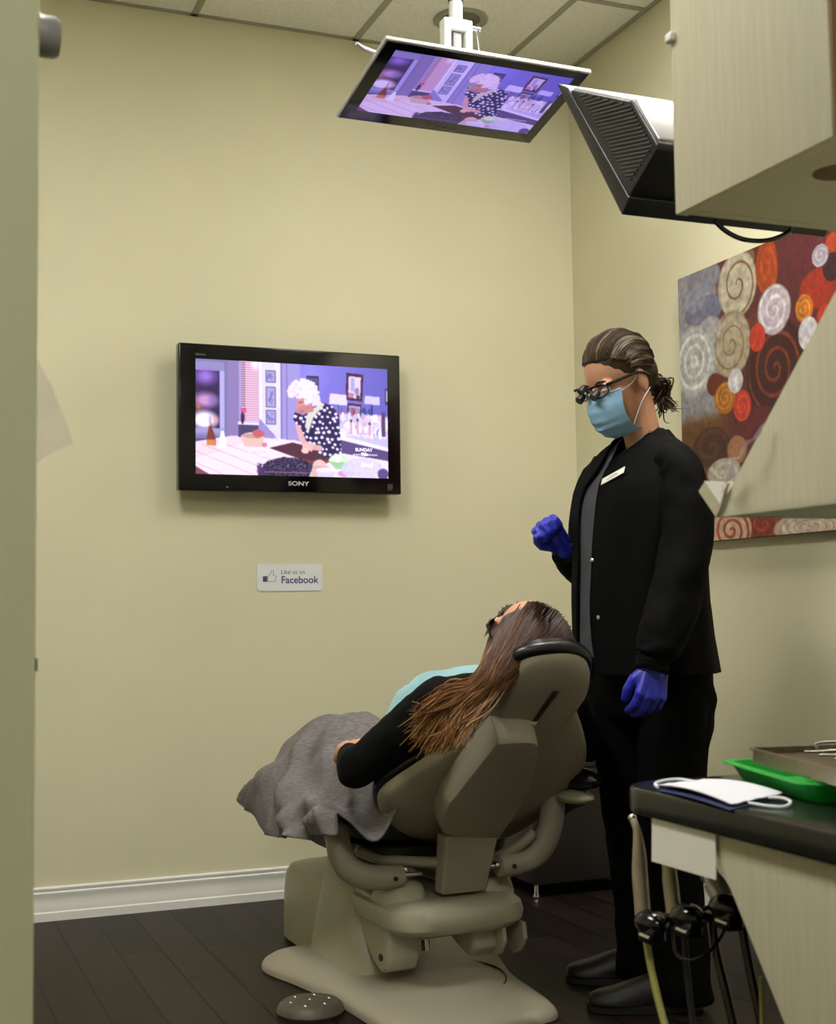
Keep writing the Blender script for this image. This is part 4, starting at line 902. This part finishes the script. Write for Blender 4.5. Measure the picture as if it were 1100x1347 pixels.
chain(b, [HL(-.025, 0, -.05), neck, A_(850, 606, YW)], [.050, .050, .052])
chain(b, [shN, A_(842, 612, YW), shF], [.04, .05, .022]); b.ell(A_(848, 668, YW), (.10, .10, .14)); b.ell(A_(846, 780, YW), (.11, .11, .16)); b.ell(A_(855, 880, YW), (.12, .12, .12))
for s_, e_, w_, rr in ((shN, elN, wrN, 1), (shF, elF, wrF, 1)): chain(b, [s_, e_, w_], [.042, .034, .024])
for h_, k_, a_ in ((hipN, knN, anN), (hipF, knF, anF)): chain(b, [h_, k_, a_, a_+Fh*.05-cZ*.055], [.07, .048, .028, .012])
dN = (A_(853, 935, -1.80)-wrN); nN = V((-.1, -1., .1))
dF = A_(708, 680, -1.38)-wrF; nF = V((-.6, .3, .75))
cN_ = (.55, .55, .3); cF_ = (1.15, 1.2, .7)
hand(b, wrN, dN, nN, cN_, .93); hand(b, wrF, dF, nF, cF_, .93)
b.remesh('body', M['skin'], wm, .0042, 5)
face_parts(wm, HL, HR)
g1 = B(); hand(g1, wrN, dN, nN, cN_, .95, .0015); g1.remesh('glove', M['glove'], wm, .0028, 3)['label'] = 'blue glove on the hanging hand'
g2 = B(); hand(g2, wrF, dF, nF, cF_, .95, .0015); g2.remesh('glove', M['glove'], wm, .0028, 3)['label'] = 'blue glove on the raised fist'

# jacket: open loft
lev = [(566, 850, .055, .052, -75, 60), (578, 848, .085, .062, -34, 50), (590, 847, .128, .078, -14, 24), (603, 846, .158, .092, 3, 17), (620, 845, .178, .108, 10, 18), (640, 842, .190, .124, 9.5, 26), (663, 841, .196, .134, 9, 29),
       (700, 841, .196, .142, 9, 30), (740, 840, .190, .142, 8, 31), (790, 841, .190, .145, 8, 34), (840, 845, .196, .150, 7, 39), (884, 849, .204, .156, 5, 45)]
NL = 46; zs = interp([at(l[1], l[0], 1, YW).z for l in lev], NL); xs = interp([at(l[1], l[0], 1, YW).x for l in lev], NL)
aa, bb2, n0, n1 = (interp([l[k] for l in lev], NL) for k in (2, 3, 4, 5))
def garment(k, inset, f0, f1, nseg=72, amp=.006, sd=0.):
    row = []; C_ = V((xs[k], YW, zs[k]))
    for i in range(nseg):
        ph = f0+(f1-f0)*i/(nseg-1); cx, sx = math.cos(ph), math.sin(ph); p_ = .88
        X = math.copysign(abs(cx)**p_, cx)*(bb2[k]-inset); Y_ = math.copysign(abs(sx)**p_, sx)*(aa[k]-inset)
        q = C_+Fh*X-Lf*Y_; r_ = V((math.cos(ph), math.sin(ph), 0))
        q = q+(q-C_).normalized()*(amp*noise.noise(V((ph*2.2, zs[k]*3.2+ph, sd)))*2+amp*.5*noise.noise(V((ph*7, zs[k]*6, sd+4))))
        row.append(q)
    return row
jk = B(); jk.loft([garment(k, 0, R_(n1[k]), R_(360+n0[k])) for k in range(NL)], cap=False, closed=False)
jk.loft([garment(k, .004, R_(n1[k]), R_(360+n0[k])) for k in range(NL)], cap=False, closed=False)
# placket edges
for c_ in (lambda k: R_(360+n0[k]), lambda k: R_(n1[k])):
    for j in (0,):
        jk.tube([garment(k, .001, c_(k), c_(k)+.001, 2)[0] for k in range(3, NL)], .0035, 6)
jk.tube([garment(k, .002, R_(360+n0[k]-7.5), R_(360+n0[k]-7.5)+.001, 2)[0] for k in range(8, NL)], .0022, 6)
def sleeve(pts, rad, sd):
    pts = smooth_pts(pts, 8); rad = interp(rad, len(pts)); rings = []; pa = None
    for i, p in enumerate(pts):
        d = (pts[min(i+1, len(pts)-1)]-pts[max(i-1, 0)]).normalized()
        if pa is None: a, b_ = frame_of(d)
        else: a = (pa-d*pa.dot(d)).normalized(); b_ = a.cross(d)
        pa = a
        rings.append([p+(a*math.cos(t)+b_*math.sin(t))*(rad[i]*(1+.13*noise.noise(V((math.cos(t)*1.5, math.sin(t)*1.5, i*.22+sd)))+.05*noise.noise(V((math.cos(t)*4, math.sin(t)*4, i*.5+sd))))) for t in [k*2*math.pi/36 for k in range(36)]])
    return rings
jk.loft(sleeve([A_(872, 603, -1.66), A_(893, 618, -1.70), A_(902, 665, -1.73), elN, A_(884, 800, -1.77), A_(866, 850, -1.78), A_(862, 862, -1.78)], [.045, .062, .067, .066, .064, .056, .046], 1.))
jk.loft(sleeve([A_(862, 860, -1.78), A_(859, 874, -1.78), A_(857, 882, -1.78)], [.041, .042, .041], 3.))
jk.loft(sleeve([A_(800, 612, -1.44), A_(786, 640, -1.40), A_(775, 690, -1.36), A_(772, 745, -1.32), A_(757, 742, -1.33), A_(744, 726, -1.355)], [.045, .055, .056, .052, .05, .04], 6.))
jacket = jk.build('jacket', M['jacket'], wm)
sh = B(); f0s = interp([46, 38, 17, 12, 13, 1, 0, 0, 0, 0, 0, 0], NL); f1s = interp([-60, -22, -3, 8, 13, .9, 0, 0, 0, 0, 0, 0], NL)
sh.loft([garment(k, .013, R_(f0s[k]), R_(360+f1s[k]), amp=.004, sd=9) for k in range(NL-2)], cap=False, closed=False)
sh.loft([garment(k, .013, R_(f0s[k]), R_(360+f1s[k]), amp=.004, sd=9) for k in range(NL-2)], cap=False, closed=False)
sh.build('scrub_top', M['scrub'], wm)
# trousers
tr = B(); tr.loft(sleeve([hipN+cZ*.06, hipN-cZ*.04, (hipN+knN)/2, knN, (knN+anN)/2, anN+cZ*.02, anN-cZ*.07], [.095, .10, .088, .076, .068, .068, .078], 2.))
tr.loft(sleeve([hipF+cZ*.06, hipF-cZ*.04, (hipF+knF)/2, knF, (knF+anF)/2, anF+cZ*.02, anF-cZ*.068], [.095, .10, .088, .074, .066, .066, .076], 5.))
tr.loft([[A_(857, 900, YW)+Fh*.135*k*math.cos(t)+Lf*.175*k*math.sin(t)+cZ*z for t in [i*math.pi/18 for i in range(36)]] for k, z in ((.5, -.12), (.85, -.08), (1, 0), (1, .1), (.9, .15))])
tr.remesh('trousers', M['pants'], wm, .008, 3)
for (tx, ty, hx, hy, lab) in ((-.875, -1.60, -.615, -1.70, 'near shoe'), (-.80, -1.345, -.575, -1.455, 'far shoe')):
    t_, h_ = V((tx, ty, 0)), V((hx, hy, 0)); d = (t_-h_).normalized(); s_ = V((-d.y, d.x, 0)); l_ = (t_-h_).length
    sb = B(); so = B(); rr = []
    for f, wd, hh in ((0, .02, .03), (.05, .033, .06), (.2, .037, .075), (.42, .038, .082), (.58, .044, .068), (.75, .049, .052), (.9, .044, .042), (.98, .028, .034), (1., .012, .026)):
        rr.append([h_+d*l_*f+s_*wd*math.cos(t)+cZ*(.022+(hh-.012)*max(0, math.sin(t))-.008*max(0, -math.sin(t))) for t in [k*math.pi/12 for k in range(24)]])
    sb.loft(rr); sb.build('shoe', M['shoe'], wm)
    so.loft([[h_+d*(l_*.5+l_*.52*math.copysign(abs(math.cos(t))**.8, math.cos(t)))+s_*.047*math.copysign(abs(math.sin(t))**.8, math.sin(t))+cZ*z for t in [k*math.pi/18 for k in range(36)]] for z in (.002, .02)]); so.build('shoe_sole', M['sole'], wm)
# buttons and badge on the jacket
jt = bvh([jacket])
for (x, y) in ((777.5, 664), (779, 737), (788, 812)):
    p, n = snap(x, y, jt, .001)
    if p is not None: B().lathe(p, n, [(.0052, 0), (.0055, .0015), (.0035, .0025), (.001, .0028)], 16).build('snap_button', M['chrome'], wm)
p, n = snap(808, 625, jt, .004)
if p is not None:
    q0, q1 = hit(793, 632, p, n), hit(822, 616, p, n); q3 = hit(793, 640, p, n)
    ex = (q1-q0).normalized(); ey = n.cross(ex).normalized()
    if ey.z < 0: ey = -ey
    wbd, hbd = (q1-q0).length*1.02, .021; c0 = (q0+q1)/2-ey*.006
    bd = B().prism([c0-ex*wbd/2-ey*hbd/2, c0+ex*wbd/2-ey*hbd/2, c0+ex*wbd/2+ey*hbd/2, c0-ex*wbd/2+ey*hbd/2], n*.002).build('name_badge', M['paper'], wm, False)
    for k, (l_, f) in enumerate(((.34, .003), (.5, -.003))):
        B().prism([c0-ex*wbd*l_/2+ey*(f-.0008)+n*.002, c0+ex*wbd*l_/2+ey*(f-.0008)+n*.002, c0+ex*wbd*l_/2+ey*(f+.0006)+n*.002, c0-ex*wbd*l_/2+ey*(f+.0006)+n*.002], n*.0003).build('badge_print', M['inkgrey'], bd, False)
# face mask worn
rows = []
for k in range(25):
    u = .006-.132*k/24; row = []
    fc = np.interp(u, [-.13, -.115, -.09, -.06, -.03, -.002], [.070, .098, .119, .127, .124, .108])
    wd = np.interp(u, [-.13, -.09, -.03, 0], [.044, .057, .060, .052])
    for i in range(31):
        s_ = -1+2*i/30; fold = .0016*math.sin(k*1.55)*(1-abs(s_)**2)
        row.append(HL(fc-.056*abs(s_)**2.2+fold, wd*s_*(1.06), u+.012*(1-abs(s_))*(.3 if k < 12 else -.2)-abs(s_)*.006*(1-k/24)))
    rows.append(row)
mb = B(); mb.loft(rows, cap=False, closed=False); mb.loft([[q-hf*.0012 for q in r_] for r_ in rows], cap=False, closed=False)
mk = mb.build('surgical_mask', M['maskblue'], wm)
B().tube([rows[1][i] for i in range(31)], .0018, 6).build('mask_top_edge', M['maskwhite'], mk)
for s_ in (-1, 1):
    i = 30 if s_ > 0 else 0
    B().tube(smooth_pts([rows[2][i], HL(.025, s_*.076, .0), HL(-.004, s_*.084, .022)], 5), .0013, 6).build('mask_loop', M['maskwhite'], mk)
    B().tube(smooth_pts([rows[20][i], HL(.02, s_*.074, -.06), HL(-.018, s_*.086, -.03)], 5), .0013, 6).build('mask_loop', M['maskwhite'], mk)
# loupes
lp = B()
lp.tube(smooth_pts([HL(.066, .070, .020), HL(.094, .056, .022), HL(.106, .03, .024), HL(.110, 0, .022), HL(.106, -.03, .024), HL(.094, -.056, .022), HL(.066, -.070, .020)], 6), .0030, 8)
for s_ in (-1, 1):
    lp.tube(smooth_pts([HL(.094, s_*.058, .020), HL(.06, s_*.073, .020), HL(.0, s_*.084, .018), HL(-.03, s_*.084, .0)], 5), [.0036]*6+[.0044]*10 if False else .0042, 8)
    lp.tube(smooth_pts([HL(.108, s_*.010, .020), HL(.110, s_*.016, -.002), HL(.106, s_*.034, -.008), HL(.094, s_*.052, .0), HL(.094, s_*.058, .020)], 5), .0018, 6)
lo = lp.build('loupe_frame', M['gloss_plastic'], wm)
for s_ in (-1, 1):
    d = (hf*.92-hu*.38).normalized(); c_ = HL(.108, s_*.029, .008)
    B().cyl(c_, c_+d*.022, .0095, .0115, 20).build('loupe_telescope', M['black'], lo); B().disc(c_+d*.022, d, .0105, .001, 20).build('loupe_lens', M['lens'], lo)
    B().loft([[HL(.107-.013*(k/6)**2, s_*(.012+.042*k/6), .011) for k in range(7)], [HL(.107-.013*(k/6)**2, s_*(.012+.042*k/6), -.017) for k in range(7)]], cap=False, closed=False).build('clear_lens', M['glass'], lo)
c_ = HL(.122, 0, .030); B().cyl(c_, c_+(hf*.9-hu*.4).normalized()*.018, .009, .010, 18).build('loupe_lamp', M['black'], lo)
B().tube([HL(.112, 0, .012), HL(.118, 0, .022), HL(.128, -.014, .030), HL(.134, -.026, .030)], .0035, 8).build('loupe_bracket', M['black'], lo)
# hair, pulled back
hb = B().ell(HL(-.014, 0, .047), (.098, .080, .091), HR).ell(HL(-.055, 0, .01), (.062, .070, .07), HR)
hc_ = HL(-.020, 0, .045)
pony = HL(-.108, 0, -.030)
its = []
def on_hair(f, l, u, r_=1.0):
    v = V((f, l, u)); q = math.sqrt((v.x/.101)**2+(v.y/.0825)**2+(v.z/.096)**2); v = v/q*r_; return HL(-.014+v.x, v.y, .046+v.z)
for i in range(330):
    th = rng.uniform(-1, 1)*R_(104); el = th      # angle across the head from the parting
    f0 = .088-.052*abs(math.sin(th))**1.5+rng.normal(0, .003); l0 = math.sin(th)*.1; u0 = .036*max(math.cos(th), -.3)+.002+rng.normal(0, .002)
    P0_ = V((f0, l0, u0)); P1_ = V((-.105, math.sin(th)*.02, -.05)); up = V((0, math.sin(th)*.085, math.cos(th)*.09+.012)); pts = []
    for k in range(13):
        t = k/12; v = P0_*(1-t)**2+up*2*t*(1-t)*1.25+P1_*t*t; w_ = 1.0+.05*noise.noise(V((th*5, t*5, 2)))+rng.uniform(0, .004)
        pts.append(on_hair(v.x, v.y, v.z, w_) if t < .92 else on_hair(v.x, v.y, v.z, w_)*(1-(t-.92)/.08*.5)+pony*((t-.92)/.08*.5))
    tone = min(1, max(0, .30+.38*noise.noise(V((th*5, 1, 1)))+rng.normal(0, .16)))
    if rng.random() < .14: tone = .85
    its.append((pts, interp([.0014, .0028, .003, .003, .002], 13), tone, tone*.6))
for i in range(110):
    a_ = rng.uniform(0, 6.28); r_ = .018*math.sqrt(rng.random()); p = pony+hl*r_*math.cos(a_)+hu*r_*math.sin(a_)
    e_ = HL(-.112+rng.normal(0, .010), rng.normal(.01, .016), -.095+rng.normal(0, .014)); m_ = HL(-.134+rng.normal(0, .008), rng.normal(.0, .018), -.055+rng.normal(0, .010))
    pts = smooth_pts([p, m_, e_, e_+V((rng.normal(.008, .012), rng.normal(0, .01), -.012))], 5); tone = rng.uniform(.05, .45)
    its.append((pts, interp([.003, .0026, .0018, .0006], len(pts)), tone, tone+.15))
hair = strands('hair', its, M['hair_w'], wm)
hb.ell(HL(-.118, 0, -.045), (.022, .024, .03), HR); hbo = hb.remesh('hair_base', M['hair_w'], wm, .005, 4); _a = hbo.data.attributes.new('tone', 'FLOAT', 'POINT'); _a.data.foreach_set('value', [.3]*len(hbo.data.vertices))

# ---- patient lying in the chair
pn = thing('person', 'person lying in the dental chair with long brown hair and a black top', 'person', W(.04, .0, .5))
Hc = W(.015, .585, .905); pf = (cV*-.75+cZ*.66).normalized(); pl_ = cL.copy(); pu = (cV*.66+cZ*.75).normalized()
def PL(f, l, u): return Hc+pf*f+pl_*l+pu*u
PR = Matrix(((pf.x, pl_.x, pu.x), (pf.y, pl_.y, pu.y), (pf.z, pl_.z, pu.z)))
b = B(); head_prims(b, PL, PR)
chest = Bk(.045, .44, -.10); pel = W(.05, -.04, .60)
sL, sR = Bk(-.13, .52, -.085), Bk(.21, .52, -.085)
eL = cu_(468, 1012, -.27); wL = cu_(457, 987, -.21)
eR = cu_(776, 985, .37); wR = W(.33, .02, .66)
chain(b, [PL(-.02, 0, -.05), Bk(.04, .56, -.10)], [.05, .055]); b.ell(chest, (.12, .11, .10)); chain(b, [sL, Bk(.04, .54, -.09), sR], [.04, .05, .04]); chain(b, [chest, Bk(.045, .2, -.12), pel], [.10, .10, .11])
chain(b, [sL, eL, wL], [.042, .036, .027]); chain(b, [sR, eR, wR], [.042, .036, .024])
for u_ in (-.06, .16): chain(b, [W(u_, -.04, .58), W(u_, -.38, .60), W(u_, -.50, .46), W(u_, -.56, .48)], [.075, .055, .038, .028])
dL = -cV*.8+cL*.45+cZ*.10; hand(b, wL, dL, cZ*.9-cL*.3, (.4, .4, .3), .92, thumb=-1); hand(b, wR, -cV, cZ, (.3, .4, .3), .92)
b.remesh('body', M['skin'], pn, .0055, 4)
face_parts(pn, PL, PR)
sw = B(); chain(sw, [sL, eL, eL*.38+wL*.62], [.066, .050, .036]); chain(sw, [sR, eR+(sR-eR)*.12], [.062, .05])
chain(sw, [sL, Bk(.045, .50, -.09), sR], [.062, .085, .062]); chain(sw, [Bk(-.03, .43, -.09), Bk(-.03, .22, -.11), W(-.02, -.02, .58)], [.10, .105, .115]); chain(sw, [Bk(.12, .43, -.09), Bk(.12, .22, -.11), W(.12, -.02, .58)], [.10, .105, .115])
sweater = sw.remesh('black_top', M['sweater'], pn, .008, 5, disp=lambda c: .006*noise.noise(c*14)+.003*noise.noise(c*34))
pts_ = B()
for u_ in (-.06, .16): chain(pts_, [W(u_, -.04, .58), W(u_, -.38, .60), W(u_, -.49, .48)], [.078, .06, .045])
pts_.remesh('trousers', M['pants'], pn, .009, 3)
for u_ in (-.06, .16): B().ell(W(u_, -.56, .475), (.045, .06, .04)).build('shoe', M['shoe'], pn)
gl = B().tube(smooth_pts([PL(.07, -.074, .008), PL(.098, -.05, .008), PL(.108, 0, .012), PL(.098, .05, .008), PL(.07, .074, .008)], 5), .003, 8)
for s_ in (-1, 1): gl.tube([PL(.08, s_*.070, .008), PL(.0, s_*.086, .010)], .0035, 8)
go = gl.build('dark_glasses', M['gloss_plastic'], pn)
for s_ in (-1, 1): B().loft([[PL(.108-.03*(k/8)**2, s_*(.006+.062*k/8), .018) for k in range(9)], [PL(.106-.03*(k/8)**2, s_*(.006+.062*k/8), -.03) for k in range(9)]], cap=False, closed=False).build('dark_lens', M['lens'], go)
# long hair
G = [[(660, 803), (648, 832), (640, 862), (628, 893), (590, 908), (553, 938)], [(683, 796), (664, 830), (650, 865), (634, 900), (588, 922), (551, 962)], [(706, 794), (684, 832), (662, 868), (640, 906), (594, 936), (557, 976)],
     [(730, 806), (706, 838), (678, 868), (648, 904), (603, 944), (574, 978)], [(745, 826), (726, 848), (698, 866), (662, 892), (616, 940), (590, 974)], [(752, 846), (742, 856), (718, 866), (684, 884), (634, 930), (606, 966)]]
US = [.0, -.045, -.085, -.125, -.185, -.215]
def tone_attr(o, fn):
    off = rootloc(o.parent); a = o.data.attributes.new('tone', 'FLOAT', 'POINT'); a.data.foreach_set('value', np.array([fn(v.co+off) for v in o.data.vertices], dtype=np.float32))
hb = B()
for (x, y, u, rr) in ((702, 843, .02, .086), (708, 846, .03, .084), (682, 856, -.04, .056), (664, 872, -.08, .046), (645, 894, -.12, .038), (620, 916, -.16, .034), (598, 934, -.19, .030), (580, 948, -.205, .026), (600, 952, -.20, .022)): hb.ell(cu_(x, y, u), rr)
hbo = hb.remesh('hair_base', M['hair_p'], pn, .006, 8)
tip = cu_(560, 970, -.21); rt = cu_(704, 840, 0)
tone_attr(hbo, lambda c: .05+.45*max(0, min(1, ((c-rt).length-.08)/.33))**1.3)
ht = bvh([hbo])
its = []
def gpt(g, k):
    i = min(int(g), len(G)-2); t = g-i; return G[i][k][0]*(1-t)+G[i+1][k][0]*t, G[i][k][1]*(1-t)+G[i+1][k][1]*t
for i in range(1300):
    g = rng.uniform(0, 4.98); ph = rng.uniform(0, 6.28); g_ = g; px2 = []
    for k in range(6):
        if k: g_ = min(4.98, max(0, g_+rng.normal(0, .14 if k < 3 else .45)))
        x, y = gpt(g_, k); jit = (1.5, 1.2, 1.8, 2.5, 5, 9)[k]; px2.append((x+rng.normal(0, jit), y+rng.normal(0, jit), US[k]))
    pp = smooth_pts([V((x, y, u)) for x, y, u in px2], 5); ln = []; lift = rng.uniform(.0, .007); lastd = None
    for j, q in enumerate(pp):
        h, n_ = snap(q.x, q.y, ht, lift); P = cu_(q.x, q.y, q.z)
        if h is not None: dd = (h-CAM).length; lastd = dd
        else:
            dd = (P-CAM).length if lastd is None else lastd+.6*((P-CAM).length-lastd)*.15; h = CAM+ray(q.x, q.y).normalized()*dd
            if lastd is not None: lastd = dd
        ln.append(h)
    for _ in range(3): ln = [ln[0]]+[(ln[a_-1]+ln[a_]*2+ln[a_+1])/4 for a_ in range(1, len(ln)-1)]+[ln[-1]]
    n = len(ln); cut = n if rng.random() < .5 else int(n*rng.uniform(.72, .98)); ln = ln[:cut]
    for j, P in enumerate(ln):
        t = j/n
        if t > .60: ln[j] = P+cV*.006*math.sin(ph+t*16)*(t-.60)*2.4+cZ*.009*math.cos(ph*1.3+t*15)*(t-.60)*2.4
    tone = rng.normal(.0, .10)+.14*noise.noise(V((g*2.6, 0, 5)))
    its.append((ln, interp([.0016, .0023, .0024, .0022, .0018, .0007], len(ln)), .14+tone, .74+tone+rng.normal(0, .14)))
strands('hair', its, M['hair_p'], pn)

# bib on the chest
st2 = bvh([sweater])
rows = []
for i in range(20):
    a = i/19; row = []
    for j in range(20):
        bq = j/19; u = -.185+.375*bq; s_ = .27+.27*a
        o = Bk(u, s_, -.6); h = st2.ray_cast(o, cN); q = h[0] if h[0] is not None and (h[0]-o).length < .52 else Bk(u, s_, -.10)
        ed_ = max(0, 1-bq/.3); row.append(q-cN*(.022-.008*ed_)-cL*.022*ed_)
    rows.append(row)
def smooth_rows(rows, it=4):
    for _ in range(it):
        new = [[q.copy() for q in r_] for r_ in rows]
        for i in range(len(rows)):
            for j in range(len(rows[0])):
                nb = [rows[x][y] for x, y in ((i-1, j), (i+1, j), (i, j-1), (i, j+1)) if 0 <= x < len(rows) and 0 <= y < len(rows[0])]
                if len(nb) == 4: new[i][j] = rows[i][j]*.5+sum(nb, V((0, 0, 0)))*(.5/4)
        rows = new
    return rows
rows = smooth_rows(rows, 8)
bibb = B().loft(rows, cap=False, closed=False)
tag(bibb.build('dental_bib', M['bib']), 'pale blue paper bib on the chest of the reclining person', 'bib')

# grey cloth over the legs
vs_ = [.27, .18, .05, -.07, -.18, -.29, -.38, -.46, -.53, -.57]
zt_ = [.56, .59, .615, .64, .665, .685, .69, .67, .61, .50]; zb_ = [.455, .44, .43, .40, .385, .375, .40, .42, .42, .44]
n_v, n_u = 90, 96; rows = []
for i in range(n_v):
    t = i/(n_v-1)*(len(vs_)-1); v, zt, zb = (float(np.interp(t, range(len(vs_)), a)) for a in (vs_, zt_, zb_))
    cr_ = [(.36, zb+.02), (.35, zb+.1), (.30, zt-.07), (.20, zt), (.12, zt-.012), (.05, zt-.03), (-.02, zt-.005), (-.10, zt), (-.18, zt-.045), (-.245, zt-.12), (-.295, (zt+zb)/2-.02), (-.318, zb+.05), (-.325, zb)]
    cs_ = smooth_pts([(u, 0, z) for u, z in cr_], 8); row = []
    for j in range(n_u):
        q = j/(n_u-1)*(len(cs_)-1); k = min(int(q), len(cs_)-2); c_ = cs_[k]*(1-(q-k))+cs_[k+1]*(q-k)
        side = max(0, min(1, (j/n_u-.55)/.3)); p = W(c_.x, v, c_.z)
        f1 = noise.noise(V((v*5+c_.z*3.5, c_.x*3, 1.2))); f2 = math.sin((v*1.1-c_.z*.9+.25*noise.noise(V((v*4, c_.z*4, 0))))*34)
        f3 = noise.noise(V((v*13+c_.z*9, c_.x*10-c_.z*5, 7)))
        dn_ = (cL*-.8*side+cZ*(1-side*.7)).normalized()
        p = p+dn_*(.040*f1+.009*f2*(.35+.65*side)+.014*f3-.055*(abs(noise.noise(V((v*5.5+c_.z*6.5, c_.x*3.5-c_.z*2, 11))))-.2))
        p = p+cV*(.006*noise.noise(V((v*3, c_.z*6, 4))))
        row.append(p)
    rows.append(row)
bl = B().loft(rows, cap=False, closed=False).build('blanket', M['blanket'])
so_ = bl.modifiers.new('thick', 'SOLIDIFY'); so_.thickness = .005; so_.offset = 0
tag(bl, 'grey cloth blanket draped over the legs of the reclining person', 'blanket')

# ------------------------------------------------------------------ render look
w = bpy.data.worlds.new('world'); S.world = w; w.use_nodes = True
w.node_tree.nodes['Background'].inputs[0].default_value = (.8, .85, 1, 1); w.node_tree.nodes['Background'].inputs[1].default_value = .0
S.view_settings.view_transform = 'Standard'; S.view_settings.look = 'None'; S.view_settings.gamma = 1; S.view_settings.exposure = 0.0
S.view_settings.use_curve_mapping = False
